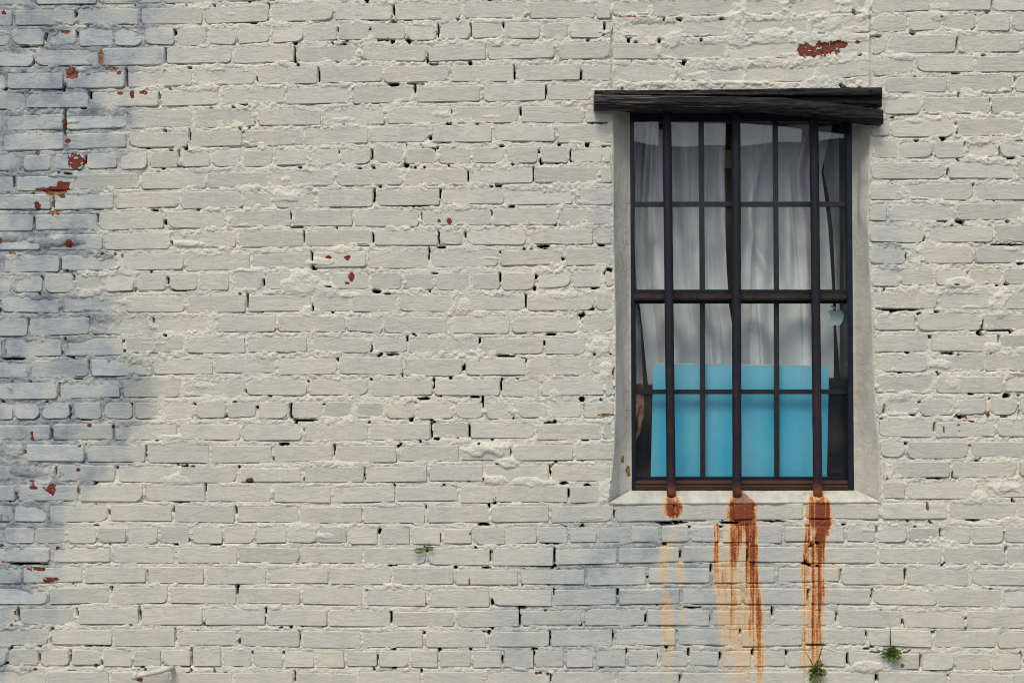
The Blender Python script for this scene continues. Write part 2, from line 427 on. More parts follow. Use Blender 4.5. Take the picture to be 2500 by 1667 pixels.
# ------------------------------------------------------------------ the bond, read course by course from the photograph
# each row: heights of the course's centre line [(x, y)...], vertical joints left of / through, joints right of the window, header course?
ROWS = {
 0: ([(0,-5),(400,-12),(800,-24),(1450,-27),(2500,-42)], [85,240,395,548,700,857,1012,1170,1330,1494,1640,1800,1960,2126,2200,2350,2480], None, 0),
 1: ([(100,44),(270,40),(430,39),(580,35),(720,30),(1000,27),(1200,25),(1400,24),(1800,17),(2300,8)], [33,187,342,498,659,816,962,1131,1291,1454,1494,1591,1814,1918,2085,2126,2273,2422], None, 0),
 2: ([(0,92),(400,90),(600,87),(800,78),(1200,75),(1450,73),(1750,70),(2100,60),(2300,54)], [27,112,190,278,349,429,507,579,662,744,824,904,993,1070,1151,1231,1323,1388,1477,1497,1662,1815,1976,2127,2216,2301,2383,2469], None, 1),
 3: ([(100,142),(300,140),(500,136),(700,133),(1000,129),(1250,128),(1430,124),(1750,126),(2050,120),(2200,107),(2500,106)], [83,245,405,568,720,879,1042,1190,1357,1494,1608,1775,1948,2126,2168,2337,2494], None, 0),
 4: ([(100,198),(300,196),(450,191),(600,186),(700,184),(900,180),(1200,179),(1400,177),(1750,182),(2050,178),(2200,157),(2500,155)], [15,158,310,472,626,779,935,1100,1257,1420,1494,1659,1819,1993,2126,2234,2381], None, 0),
 5: ([(50,249),(150,243),(300,242),(450,238),(620,235),(750,235),(900,232),(1100,229),(1300,226),(1420,225),(2200,207),(2500,205)], [65,220,390,542,698,857,1013,1175,1333,1446], [2163,2315,2477], 0),
 6: ([(80,300),(240,295),(400,290),(550,288),(700,286),(850,284),(1050,281),(1350,279),(1480,279),(2200,258),(2500,257)], [8,158,315,472,628,787,943,1105,1270,1425,'L'], [2156,2249,2419], 0),
 7: ([(70,347),(240,344),(390,341),(530,339),(670,336),(800,332),(970,329),(1120,327),(1420,327),(2200,313),(2500,311)], [3,160,312,461,594,742,901,1051,1202,1357,'L'], ['R',2174,2335,2498], 0),
 8: ([(50,398),(200,395),(350,392),(500,388),(650,386),(750,385),(860,381),(1100,380),(1300,378),(1450,378),(2200,366),(2500,364)], [54,129,209,288,363,439,516,591,669,748,828,908,986,1069,1150,1233,1316,1391,1473,'L'], ['R',2195,2280,2356,2438], 1),
 9: ([(20,451),(110,446),(270,444),(420,439),(580,438),(740,436),(900,434),(1060,432),(1220,429),(1450,427),(2200,418),(2500,416)], [36,186,342,504,656,817,984,1143,1304,1463,'L'], ['R',2314,2482], 0),
 10: ([(60,494),(200,492),(360,490),(500,487),(620,489),(840,484),(1000,482),(1150,480),(1450,480),(2200,469),(2500,467)], [128,281,439,594,669,773,916,1076,1231,1402,'L'], ['R',2214,2379], 0),
 11: ([(40,544),(160,543),(320,539),(480,534),(770,532),(930,532),(1120,531),(1280,529),(1450,527),(2200,518),(2500,516)], [83,240,404,560,713,863,1027,1204,1362,'L'], ['R',2168,2335,2498], 0),
 12: ([(50,592),(180,592),(340,588),(500,583),(660,583),(830,582),(990,580),(1210,578),(1370,577),(1480,577),(2200,572),(2500,570)], [104,254,419,579,745,911,1071,1134,1289,1453,'L'], ['R',2261,2427], 0),
 13: ([(70,645),(220,641),(370,638),(530,640),(690,636),(830,634),(1130,633),(1300,627),(1450,626),(2200,623),(2500,621)], [3,148,298,451,613,762,898,1051,1219,1376,'L'], ['R',2213,2377], 0),
 14: ([(20,694),(140,692),(220,691),(370,689),(530,687),(860,685),(1100,687),(1270,687),(1350,682),(1450,680),(2200,678),(2500,676)], [29,106,180,257,330,409,485,565,644,720,806,904,983,1061,1146,1224,1310,1395,1473,'L'], ['R',2199,2282,2366,2448], 1),
 15: ([(70,745),(225,743),(380,742),(680,740),(910,738),(1040,740),(1200,742),(1370,738),(1480,735),(2200,735),(2500,734)], [2,148,303,453,603,762,857,972,1105,1286,1454,'L'], ['R',2291,2417], 0),
 16: ([(30,801),(145,798),(300,793),(450,791),(740,789),(890,793),(1170,794),(1340,793),(1460,790),(2200,786),(2500,786)], [70,221,375,523,676,846,935,1095,1248,1419,'L'], ['R',2237,2398], 0),
 17: ([(80,852),(230,846),(380,842),(530,842),(830,840),(1080,844),(1250,842),(1380,846),(1480,844),(2200,838),(2500,837)], [7,153,303,453,603,755,911,996,1172,1330,1432,'L'], ['R',2270,2440], 0),
 18: ([(30,905),(145,900),(300,895),(450,893),(740,893),(910,892),(1060,897),(1210,893),(1370,895),(1470,892),(2200,888),(2500,886)], [71,220,373,524,676,826,986,1131,1286,1442,'L'], ['R',2267,2406], 0),
 19: ([(60,955),(220,950),(370,948),(520,948),(680,946),(985,946),(1140,945),(1400,946),(2200,939),(2500,938)], [143,296,446,600,753,904,1059,1223,1320,1477,'L'], ['R',2283,2452], 0),
 20: ([(30,1004),(140,1003),(430,1002),(590,1001),(980,1001),(1300,1002),(1450,999),(2200,993),(2500,992)], [36,99,174,250,327,400,475,553,628,708,789,867,942,1017,1109,1184,1259,1340,1422,'L'], ['R',2161,2245,2331,2413,2488], 1),
 21: ([(60,1056),(200,1054),(510,1054),(670,1056),(980,1053),(1100,1051),(1230,1053),(1450,1051),(2200,1047),(2500,1046)], [126,279,436,589,740,901,1054,1146,1310,1471,'L'], ['R',2281,2433], 0),
 22: ([(30,1106),(140,1107),(430,1107),(590,1109),(760,1109),(900,1107),(1050,1106),(1330,1104),(1460,1102),(2200,1098),(2500,1097)], [61,209,358,513,666,816,972,1124,1248,1403,'L'], ['R',2213,2366], 0),
 23: ([(60,1152),(210,1155),(360,1157),(660,1160),(820,1158),(960,1157),(1110,1155),(1420,1155),(2200,1147),(2500,1145)], [135,286,436,582,739,891,1046,1184,1344,'L'], ['R',2168,2322,2486], 0),
 24: ([(20,1203),(270,1204),(430,1204),(580,1206),(740,1209),(880,1206),(1180,1206),(1320,1204),(1440,1206),(2200,1196),(2500,1194)], [41,196,352,504,664,811,966,1121,1207,1388,'L'], ['R',2210,2378], 0),
 25: ([(30,1254),(230,1252),(340,1252),(500,1254),(650,1257),(800,1257),(960,1255),(1270,1254),(1480,1254),(1700,1249),(2200,1247),(2500,1246)], [34,119,267,422,576,732,886,1041,1197,1344,1502,1648,1786,1842,1966,2150,2315,2482], None, 0),
 26: ([(50,1306),(350,1306),(740,1305),(1000,1308),(1160,1309),(1300,1306),(1700,1303),(2010,1303),(2500,1305)], [10,87,162,237,310,388,465,545,623,702,777,850,926,1005,1080,1155,1238,1312,1388,1461,1539,1612,1684,1760,1835,1913,1988,2064,2141,2216,2296,2371,2453], None, 1),
 27: ([(60,1356),(200,1354),(500,1354),(800,1356),(960,1357),(1280,1361),(1430,1356),(1740,1352),(1930,1354),(2220,1355),(2480,1358)], [126,274,429,581,733,887,1042,1199,1354,1507,1663,1826,1968,2144,2301,2455], None, 0),
 28: ([(30,1404),(130,1405),(280,1402),(580,1404),(880,1405),(1030,1408),(1340,1408),(1660,1405),(1820,1403),(1960,1402),(2130,1404),(2290,1408),(2440,1408)], [54,204,359,502,654,804,959,1110,1270,1430,1580,1738,1896,2052,2210,2369], None, 0),
 29: ([(60,1455),(190,1456),(340,1451),(500,1453),(800,1455),(970,1458),(1120,1460),(1430,1458),(1580,1456),(1740,1454),(2050,1456),(2370,1460)], [119,269,412,579,735,889,1044,1197,1351,1508,1663,1814,1974,2128,2291,2448], None, 0),
 30: ([(20,1505),(120,1504),(570,1504),(720,1507),(880,1509),(1030,1512),(1350,1508),(1500,1505),(1660,1507),(2120,1507),(2280,1513)], [46,189,342,498,650,801,955,1112,1271,1425,1578,1735,1886,2043,2203,2357], None, 0),
 31: ([(50,1555),(350,1556),(660,1558),(960,1561),(1270,1560),(1430,1558),(1580,1551),(1740,1557),(2040,1553),(2200,1559),(2470,1561)], [122,277,430,583,735,885,1037,1190,1344,1498,1653,1806,1964,2118,2278,2434], None, 0),
 32: ([(20,1604),(200,1604),(350,1607),(500,1604),(650,1609),(900,1607),(1100,1609),(1500,1607),(1900,1607),(2050,1606),(2130,1614),(2450,1615)], [20,97,173,248,323,396,468,542,616,692,769,844,923,1001,1071,1151,1227,1305,1379,1452,1530,1609,1680,1760,1838,1922,2004,2067,2175,2249,2332,2420,2496], None, 1),
 33: ([(0,1656),(350,1660),(700,1660),(1100,1660),(1500,1659),(2100,1659),(2450,1664)], [114,269,415,571,719,875,1030,1186,1347,1505,1660,1825,1970,2140,2315,2470], None, 0),
}
# the opening in the wall face: outer lip of the reveals
LIP_L = [(262,1497),(430,1497),(600,1499),(800,1503),(1000,1503),(1100,1499),(1180,1492),(1228,1486)]
LIP_R = [(262,2124),(330,2125),(430,2123),(540,2119),(640,2122),(760,2130),(900,2133),(1000,2137),(1100,2146),(1228,2149)]
def lip(tab, y): return np.interp(y, [a for a, _ in tab], [b for _, b in tab])

bricks = []   # dicts: x0, x1, yc(x) as two ends, hh, header
def yc_of(pts):
    xs = [p[0] for p in pts]; ys = [p[1] for p in pts]
    return lambda x: float(np.interp(x, xs, ys))
def add_run(pts, edges, header, hide=False):
    f = yc_of(pts)
    for a, b in zip(edges[:-1], edges[1:]):
        g0 = random.uniform(2.6, 5.2); g1 = random.uniform(2.6, 5.2)
        if b - a < 16: continue
        bricks.append(dict(x0=a + g0, x1=b - g1, ya=f(a) + random.gauss(0, .9), yb=f(b) + random.gauss(0, .9), hh=random.gauss(19.4, .9), header=header))
def extend(edges, lo, hi, header):
    st = 77 if header else 154
    e = list(edges)
    while e[0] > lo: e.insert(0, e[0] - st + random.uniform(-4, 4))
    while e[-1] < hi: e.append(e[-1] + st + random.uniform(-4, 4))
    return e
XLO, XHI = -760, 3260
for r, (pts, jl, jr, hd) in ROWS.items():
    ym = pts[-1][1]
    if jr is None:
        add_run(pts, extend(jl, XLO, XHI, hd), hd)
    else:
        L = [float(lip(LIP_L, np.interp(1480, [p[0] for p in pts], [p[1] for p in pts]))) - 1 if v == 'L' else v for v in jl]
        R = [float(lip(LIP_R, ym)) + 1 if v == 'R' else v for v in jr]
        st = 77 if hd else 154
        while L[0] > XLO: L.insert(0, L[0] - st + random.uniform(-4, 4))
        while R[-1] < XHI: R.append(R[-1] + st + random.uniform(-4, 4))
        add_run(pts, L, hd); add_run(pts, R, hd)
for k in range(1, 15):       # courses above the frame
    pts = [(x, y - 50.6 * k) for x, y in ROWS[0][0]]
    add_run(pts, extend([85 + (k % 2) * 77, 85 + (k % 2) * 77 + 153], XLO, XHI, 0), 0)
for k in range(1, 7):        # courses below the frame, down to the pavement
    pts = [(x, y + 50.6 * k) for x, y in ROWS[33][0]]
    add_run(pts, extend([114 + (k % 2) * 77, 114 + (k % 2) * 77 + 153], XLO, XHI, 0), 0)

# tile coordinates used while reading the photograph: (offset x, offset y, scale)
TL = {'a': (0, 0, 2.936), 'b': (0, 500, 2.936), 'c': (0, 1000, 2.936), 'd': (700, 0, 2.936), 'e': (700, 500, 2.936), 'f': (700, 1000, 2.936),
      'g': (0, 1400, 2.94), 'h': (700, 1400, 2.94), 'p': (1400, 0, 2.936), 'q': (2050, 0, 5.227), 'r': (2050, 280, 5.227), 's': (2050, 560, 5.227),
      't': (2050, 840, 5.227), 'u': (1900, 1120, 2.867), 'v': (1250, 1150, 2.94)}
def untile(k, items):
    ox, oy, s = TL[k]
    return [(ox + i[0] / s, oy + i[1] / s, i[2] / s, i[3] / s) + tuple(i[4:]) for i in items]

# patches of lost paint: cx, cy, rx, ry, tone (0 clay .. 1 lime mortar)
CHIPS = []
CHIPS += untile('a', [(25,95,20,15,0),(725,430,18,50,.8),(510,525,50,38,.25),(800,495,40,15,.8),(850,525,14,10,0),(1180,508,14,10,0),(945,680,16,28,0),(860,668,30,10,0),(1030,665,40,14,0),(625,645,12,8,0),(485,1010,22,20,0),(270,1100,14,18,.6),(540,1155,68,55,0),(470,230,40,12,.3),(385,1358,115,20,0),(455,1330,50,32,0),(400,1385,70,18,.9),(450,1408,22,14,0),(270,1480,25,35,0),(395,1530,35,25,.8),(465,880,14,70,.4)])
CHIPS += untile('b', [(5,260,12,25,0),(85,345,30,14,.9),(500,280,30,34,0),(825,355,9,15,0),(480,470,15,8,0)])
CHIPS += untile('c', [(228,170,8,18,0),(230,213,16,14,0),(643,110,14,12,0),(808,120,6,14,0),(570,262,14,8,0),(560,430,18,18,0),(225,510,24,7,0),(240,557,36,16,0),(362,570,50,38,0),(1788,508,28,18,0),(12,993,10,8,0),(415,990,14,8,0),(20,1090,12,10,0),(255,1142,65,14,0),(345,1222,45,20,0),(395,1215,30,12,0),(110,1455,9,18,0),(112,1515,7,12,0),(75,655,12,8,0),(560,580,8,20,.7)])
CHIPS += untile('e', [(298,378,30,14,0),(435,382,24,18,0),(465,510,22,36,0),(435,562,18,10,0),(1092,120,12,12,.1),(1163,118,18,22,.1),(2340,1200,18,20,.6)])
CHIPS += untile('f', [(1315,890,9,14,0),(1310,1235,8,22,.2),(2290,40,55,12,.5)])
CHIPS += untile('h', [(1860,262,18,10,0),(1790,715,14,10,0),(1825,712,14,10,0),(1875,718,14,12,0)])
CHIPS += untile('g', [(685,660,14,14,0),(1005,760,26,20,0),(250,685,14,8,0),(520,690,30,6,0)])
CHIPS += untile('p', [(1680,362,72,58,.12),(1790,355,110,48,.12),(1890,325,80,30,.12),(2035,303,20,12,.1),(400,122,100,5,.7)])
CHIPS += untile('t', [(1490,915,30,24,.3),(1600,930,30,20,.3),(1890,900,26,46,.3),(1520,1028,20,12,0),(1330,1090,12,40,.3),(1520,1105,16,8,0),(1680,985,40,10,0)])
CHIPS += untile('u', [(1045,330,12,28,.3),(870,1450,14,20,.4)])
# bare places on the reveal: drawn on the reveal itself
CHIPS_REVEAL = [(1533, 1150, 5, 14, .95), (1520, 1122, 4, 9, .9)]

# joints that have fallen open: cx, cy, width, height
VOIDS = []
VOIDS += untile('a', [(1185,400,14,100),(2112,395,14,110),(1360,970,12,80),(1285,1105,14,50),(1330,1062,25,30),(1240,1197,120,11),(1370,1195,110,11),(1925,45,14,40),(1630,160,260,7),(1820,160,60,24),(1250,235,20,45),(2115,308,30,26),(2330,285,40,12),(2285,540,13,100),(465,880,16,180),(1845,570,16,30),(905,560,15,120),(650,680,34,50),(600,765,40,36),(235,440,12,50),(430,635,40,16),(210,338,120,10),(615,1150,14,60),(545,110,14,40),(70,125,12,70),(330,270,14,60),(550,250,14,50),(100,1300,14,70),(380,1450,14,70),(460,640,14,36),(490,1245,60,10),(240,120,10,10),(360,375,120,8),(1140,690,10,50)])
VOIDS += untile('b', [(1110,40,40,20),(245,140,14,80),(310,155,70,10),(435,430,12,70),(875,370,14,30),(530,525,12,40),(300,530,12,30),(2080,80,14,50),(2130,160,80,10),(1230,280,10,40),(1200,540,22,50),(1300,612,120,8),(1775,690,12,110),(2240,740,12,50),(1890,560,10,60),(635,820,12,40),(205,840,12,50),(1095,825,20,30),(885,1050,20,16),(445,1060,14,30),(430,1330,22,100),(640,1150,10,60),(560,1245,60,9),(500,1490,10,90),(620,1535,130,9),(945,1440,14,30),(1395,1430,18,16),(1845,1450,20,20),(2085,1480,22,110),(100,1105,160,8),(700,100,12,60)])
VOIDS += untile('c', [(370,180,10,90),(815,160,10,90),(1047,300,9,90),(400,440,10,60),(840,415,14,20),(1710,410,14,24),(118,620,8,60),(1470,560,8,60),(785,740,12,40),(1247,720,12,40),(1690,720,12,60),(1300,660,110,9),(690,830,30,10),(1850,890,14,60),(1950,952,140,7),(1545,963,80,14),(1350,935,18,30),(200,1107,260,14),(1060,1175,14,40),(1260,965,30,10),(800,1280,18,30),(1180,1330,10,90),(1700,1290,24,70),(550,1450,12,60),(998,1470,12,110),(1905,1440,10,50),(1900,1510,12,50),(130,1450,10,80),(1120,1385,80,7)])
VOIDS += untile('d', [(770,75,15,70),(650,137,120,7),(870,143,60,8),(1085,225,9,90),(1320,215,9,90),(1555,185,12,40),(1055,463,56,14),(765,603,76,24),(925,600,110,8),(1632,520,12,100),(1858,665,12,90),(2112,540,16,60),(610,1110,15,70),(1825,1160,20,50),(2040,1120,16,90),(1050,1075,30,30),(1545,1050,30,13),(860,1180,36,36),(1770,1250,9,100),(1300,1270,10,70),(630,1390,11,80),(870,1475,280,7),(1100,1390,15,70),(505,1015,60,9),(210,880,60,16),(1520,1330,40,22),(365,215,14,30),(600,205,20,16),(300,285,110,8),(510,270,80,10),(1010,420,12,70),(920,640,10,60),(1170,800,20,30),(1675,800,12,60),(370,1090,16,16),(95,1200,24,20),(920,1200,16,16),(990,1200,16,14),(1465,1165,60,16),(1620,1180,16,10),(1945,1165,40,10),(2230,880,130,12),(2290,1050,60,12),(2280,190,14,50),(2250,250,60,14),(700,285,70,16)])
VOIDS += untile('e', [(618,240,12,70),(550,290,80,10),(1090,235,15,90),(1280,215,11,40),(1840,297,78,20),(2260,290,50,13),(180,370,12,70),(195,450,36,36),(645,620,60,22),(720,640,40,12),(1530,520,13,70),(1380,600,60,10),(1785,515,22,30),(1775,600,20,30),(2210,597,60,12),(1715,690,12,110),(1895,928,70,15),(862,960,11,40),(1380,975,22,40),(2100,815,30,10),(1700,1115,40,34),(985,1388,78,18),(1055,1280,12,90),(1405,1410,18,90),(1350,1378,60,12),(1540,1290,16,90),(2115,1395,38,36),(2140,1460,16,60),(130,1545,170,13),(890,1540,24,32),(1580,1515,88,14),(290,1430,60,12),(125,230,12,80),(1020,350,10,90),(1110,305,60,14),(1560,340,80,10),(300,590,40,8),(970,85,14,50),(1465,60,16,34),(1500,60,10,10),(605,1030,9,50),(365,1110,12,30),(830,1225,12,24),(605,1250,14,16),(155,1265,18,16),(1755,1055,40,20),(1845,990,30,30),(2190,745,30,20),(1060,490,40,10),(760,1075,80,7),(1570,1085,140,7)])
VOIDS += untile('f', [(590,90,15,15),(1038,150,11,120),(1310,155,17,90),(1075,210,36,18),(340,290,9,90),(555,460,10,90),(1890,440,9,80),(1990,530,60,18),(2022,600,10,60),(775,545,13,28),(995,700,10,30),(1415,822,80,20),(1520,635,50,9),(665,875,22,45),(535,720,15,20),(1462,1050,9,80),(1430,1132,60,12),(1830,1120,180,6),(1690,1210,9,110),(1685,1418,58,16),(1667,1490,11,130),(748,1485,20,80),(1475,1380,24,40),(2000,850,14,30),(1920,1050,12,120),(1100,920,8,60),(1450,690,14,34),(1490,670,30,14),(795,265,14,18),(1600,300,10,50),(1000,62,60,10),(2140,215,50,20),(1910,212,60,7),(760,1115,60,8),(1210,1130,24,20),(1920,1310,14,50),(1480,1020,30,8),(1890,955,130,8)])
VOIDS += untile('g', [(1715,130,14,70),(1730,205,30,12),(1375,600,9,120),(700,517,180,10),(375,440,18,100),(550,280,13,50),(2145,460,16,90),(1725,490,28,36),(1330,662,60,18),(1815,570,16,30),(285,600,14,50),(135,300,9,90),(2115,740,9,80),(505,590,12,80),(800,120,12,30),(1260,440,9,90),(60,645,80,9),(2035,570,16,24),(730,640,12,40)])
VOIDS += untile('h', [(748,315,22,80),(1100,550,24,36),(1078,605,11,70),(1690,243,58,14),(1670,320,12,120),(985,425,16,22),(340,525,360,5),(1890,470,11,110),(1780,540,40,14),(1772,600,14,120),(965,700,16,30),(650,625,9,80),(1550,620,8,70),(1320,545,20,20),(770,663,30,10),(1890,750,18,60),(1935,740,14,60)])
VOIDS += untile('q', [(1940,40,18,110),(1500,560,18,150),(1480,935,100,13),(1650,900,18,40),(2240,1010,18,60),(2190,1140,60,18),(1915,1285,20,60),(1975,1390,46,70),(1865,1425,38,22),(680,1500,50,22),(2030,375,60,12),(2140,365,50,14),(470,465,140,10),(960,990,12,40),(1840,710,60,18),(1790,850,16,50),(1305,215,30,20),(1735,195,20,20),(1080,1415,16,20)])
VOIDS += untile('r', [(985,335,60,22),(1255,520,60,36),(1590,380,22,60),(2045,480,18,110),(2190,553,100,10),(1310,1360,130,13),(2300,350,80,16),(1380,730,12,80),(680,900,30,30),(1180,520,20,24),(1700,900,12,30),(1750,260,300,9)])
VOIDS += untile('s', [(1070,120,36,60),(2150,195,400,8),(1930,415,90,17),(2130,705,60,28),(2010,712,40,9),(565,768,28,34),(750,1025,520,10),(690,1050,100,14),(1015,1080,50,36),(945,1170,20,80),(1825,1240,40,60),(1165,1370,100,34),(2030,1400,18,100),(2180,1310,46,46),(465,1390,34,28),(1240,955,26,20),(1090,425,100,10),(1620,560,30,20),(870,690,70,8),(850,350,12,100),(2060,1290,300,7)])
VOIDS += untile('t', [(865,110,60,16),(1360,115,120,12),(770,362,60,15),(1680,638,80,8),(572,830,13,110),(930,900,80,30),(1190,888,170,18),(1545,930,60,44),(2290,850,15,140),(1215,1070,34,110),(850,1270,38,36),(1020,745,30,16),(540,950,40,20),(1910,700,20,16),(2100,925,80,8),(1660,1290,60,12)])
VOIDS += untile('u', [(1095,138,110,8),(1225,115,14,50),(880,245,14,40),(1365,428,90,16),(690,500,9,50),(1135,520,11,60),(1595,640,11,50),(1580,540,12,60),(890,810,22,80),(870,1140,36,28),(1000,1420,14,100),(690,1535,60,40),(1170,1515,46,18),(1090,1480,40,10),(460,460,30,12),(440,810,10,70),(660,950,9,80),(410,1110,10,70),(260,1303,130,9),(490,1400,30,80),(1030,1440,24,30),(1700,1380,12,60),(620,1240,8,70),(60,1360,16,40),(210,950,9,80),(280,560,40,8),(620,1330,40,12),(1200,560,40,8),(680,1355,60,14)])
VOIDS += [(2176,1608,16,8),(1043,1345,10,6),(1992,1652,20,10)]
VOIDS += [(1640,1275,70,6),(1782,1276,44,4),(1890,1272,50,4)]
VOIDS += untile('v', [(408,165,11,60),(1210,600,9,60),(1110,385,90,12),(1180,380,30,20),(1270,400,24,16),(735,310,9,60),(1500,400,40,9),(1430,700,14,60),(980,760,20,16),(1870,1010,12,70),(1410,1060,9,60),(720,1180,12,80),(1170,1150,26,26),(1490,1330,24,60),(1730,1300,22,50),(1270,1300,14,60),(1035,1330,14,50),(820,1290,10,40),(1210,1490,10,50),(1720,1255,60,12),(1960,1300,14,30),(960,1060,14,60),(760,870,16,50),(1640,1150,10,40),(1690,610,14,90),(2150,560,14,90),(1300,980,110,7)])

# thick smears of mortar and paint over the brick faces: cx, cy, rx, ry, rise (mm)
SMEARS = [(735,690,55,40,6),(800,705,50,28,4),(790,640,55,14,3),(1130,745,34,34,4),(1170,765,30,16,3),(1190,1095,70,24,8),(1240,1130,40,16,6),(1290,1175,90,18,5),(1210,1170,60,14,4),
  (700,480,40,26,5),(1370,720,60,16,2),(1460,850,34,40,5),(1480,900,22,40,4),(2330,690,50,22,5),(2440,740,34,36,6),(2420,850,40,18,4),(2290,890,40,20,4),(2330,930,40,24,3),(2380,1215,50,22,4),(2460,1190,60,18,6),
  (1790,60,22,50,5),(1800,100,40,26,4),(1600,205,80,9,5),(1800,203,120,8,5),(140,590,80,16,5),(30,580,40,20,5),(160,430,60,12,4),(20,960,60,26,4),(30,1100,40,20,3),(60,1150,60,16,4),(2120,1625,60,24,6),(600,660,60,12,3),(1640,95,30,30,3),
  (460,595,60,10,3),(840,610,50,14,3),(1360,960,40,18,3),(760,760,40,20,5),(430,1170,50,18,3),(1890,90,60,20,3),(2030,60,40,20,3),(2290,40,30,14,3),(2200,140,50,10,3),(1480,1190,30,60,3),(2170,1150,20,40,2)]

_r = random.Random(5)
for _ in range(70):        # thin films dragged over joints and arrises
    SMEARS.append((_r.uniform(0, 2500), _r.uniform(0, 1667) ** 1.25 / 1667 ** .25 * .80, _r.uniform(16, 60), _r.uniform(6, 14), _r.uniform(.0, 1.2)))

# rust runs under the bars: x, half width, y from, y to, strength at top, strength at bottom
# each run: (y, x, half width, strength) points
RUST = [
 [(1204,1643,15,.7),(1215,1643,20,.85),(1235,1645,29,1.25),(1255,1642,23,1.3),(1268,1646,8,.5)],
 [(1280,1650,26,.10),(1335,1630,26,.26),(1400,1622,18,.30),(1430,1622,12,.14),(1465,1630,15,.36),(1520,1632,19,.36),(1600,1632,20,.22),(1670,1630,18,.14)],
 [(1325,1656,8,.12),(1380,1660,13,.26),(1420,1663,14,.26),(1450,1665,8,.05)],
 [(1470,1668,7,.15),(1500,1668,9,.22),(1540,1670,6,.08)],
 [(1200,1806,14,.9),(1212,1806,27,1.5),(1230,1812,38,1.7),(1262,1812,38,1.8),(1276,1815,38,1.6),(1292,1820,32,1.0)],
 [(1280,1826,28,1.2),(1305,1832,19,1.3),(1340,1836,16,1.3),(1400,1838,20,1.2),(1440,1840,22,.88),(1500,1845,22,.70),(1570,1848,22,.54),(1620,1852,18,.42),(1680,1852,15,.25)],
 [(1278,1800,24,.95),(1320,1798,22,.82),(1360,1792,20,.72),(1400,1785,14,.45),(1430,1786,12,.62),(1500,1790,11,.66),(1560,1790,11,.5),(1630,1792,8,.2)],
 [(1278,1755,8,.85),(1325,1752,8,.7),(1370,1748,10,.58),(1420,1752,12,.36),(1480,1755,12,.3),(1570,1758,12,.15)],
 [(1360,1768,6,.4),(1395,1769,8,.58),(1430,1770,8,.5),(1520,1771,7,.25)],
 [(1280,1800,56,.16),(1420,1792,60,.30),(1520,1797,64,.34),(1600,1802,60,.24),(1680,1804,55,.14)],
 [(1202,1998,16,.75),(1215,1998,29,.85),(1240,2000,38,1.35),(1275,2002,38,1.5),(1292,2004,26,1.3)],
 [(1288,2006,20,1.3),(1320,2002,19,1.2),(1350,1996,19,1.0),(1400,1994,19,.86),(1450,1998,19,.88),(1500,1992,21,.74),(1560,1992,23,.66),(1600,1990,21,.5),(1650,1988,17,.38)],
 [(1278,1974,10,.75),(1340,1972,10,.62),(1400,1966,13,.58),(1480,1968,10,.5),(1560,1966,10,.56),(1645,1966,7,.38)],
 [(1280,1990,46,.18),(1400,1986,42,.24),(1520,1986,40,.22),(1650,1984,34,.14)],
 [(1340,2030,8,.1),(1390,2031,10,.2),(1440,2031,7,.08)],
]
def rust_at(x, y):
    out = np.zeros_like(x)
    for run in RUST:
        ky = [p[0] for p in run]; y0, y1 = ky[0], ky[-1]
        xm0 = min(p[1] - p[2] for p in run) - 16; xm1 = max(p[1] + p[2] for p in run) + 16
        m = (x > xm0) & (x < xm1) & (y > y0 - 12) & (y < y1 + 14)
        if not m.any(): continue
        X_, Y_ = x[m], y[m]
        yy = Y_ + 6 * fbm(X_, Y_ * .3, 7, 2, 9)
        xx = X_ + 6 * fbm(X_, Y_, 34, 3, 4) + 2.2 * fbm(X_, Y_ * .2, 5, 2, 8)
        xc = np.interp(yy, ky, [p[1] for p in run]); hw = np.interp(yy, ky, [p[2] for p in run]); st = np.interp(yy, ky, [p[3] for p in run])
        fx = 1 - sstep(hw * .35 - 1, hw + 5, np.abs(xx - xc))
        fy = sstep(y0 - 5, y0 + 3, yy) * (1 - sstep(y1 - 8, y1 + 6, yy))
        out[m] = np.maximum(out[m], fx * fy * st)
    return out

def chips_at(x, y, chips):
    bare = np.zeros_like(x); tone = np.zeros_like(x)
    for cx, cy, rx, ry, tn in chips:
        m = (abs(x - cx) < rx * 1.7 + 4) & (abs(y - cy) < ry * 1.7 + 4)
        if not m.any(): continue
        xx, yy = x[m], y[m]
        r = np.sqrt(((xx - cx) / rx) ** 2 + ((yy - cy) / ry) ** 2)
        r = r + .50 * fbm(xx, yy, 12, 3, 21) + .26 * fbm(xx, yy, 5, 2, 27)
        v = 1 - sstep(.90, 1.05, r)
        if rx > 11: v = v * (1 - sstep(.50, .62, fbm(xx, yy * 1.4, 8, 2, 29)))
        k = v > bare[m]
        bm_, tm_ = bare[m], tone[m]
        bm_[k] = v[k]; tm_[k] = tn
        bare[m] = bm_; tone[m] = tm_
    return bare, tone

# ------------------------------------------------------------------ setting outside
def ground_sheet(name, x0, x1, y0, y1, z, mat):
    return tag(link(name, mesh_py(name, [(x0, y0, z), (x1, y0, z), (x1, y1, z), (x0, y1, z)], [(0, 1, 2, 3)]), mat), kind='structure')
ground_sheet('ground', -300, 300, -300, 300, -.16, M_ROAD)
ground_sheet('road', -60, 60, -13.0, -3.2, -.13, M_ROAD)
tag(link('pavement', box_mesh('pavement', (-60, -3.0, -.2), (60, .3, 0.0)), M_PAVE), kind='structure')
tag(link('kerb', box_mesh('kerb', (-60, -3.2, -.2), (60, -3.0, -.004), .015), M_KERB), kind='structure')
tag(link('pavement', box_mesh('pavement', (-60, -16, -.2), (60, -13.0, 0.0)), M_PAVE), kind='structure')

# ------------------------------------------------------------------ the brick wall
wall = empty('brick_wall', P(1250, 2000))
wall.location = (0, 0, 0)
tag(wall, 'old brick wall under thick flaking cream-grey paint, bare red clay patches', 'wall')

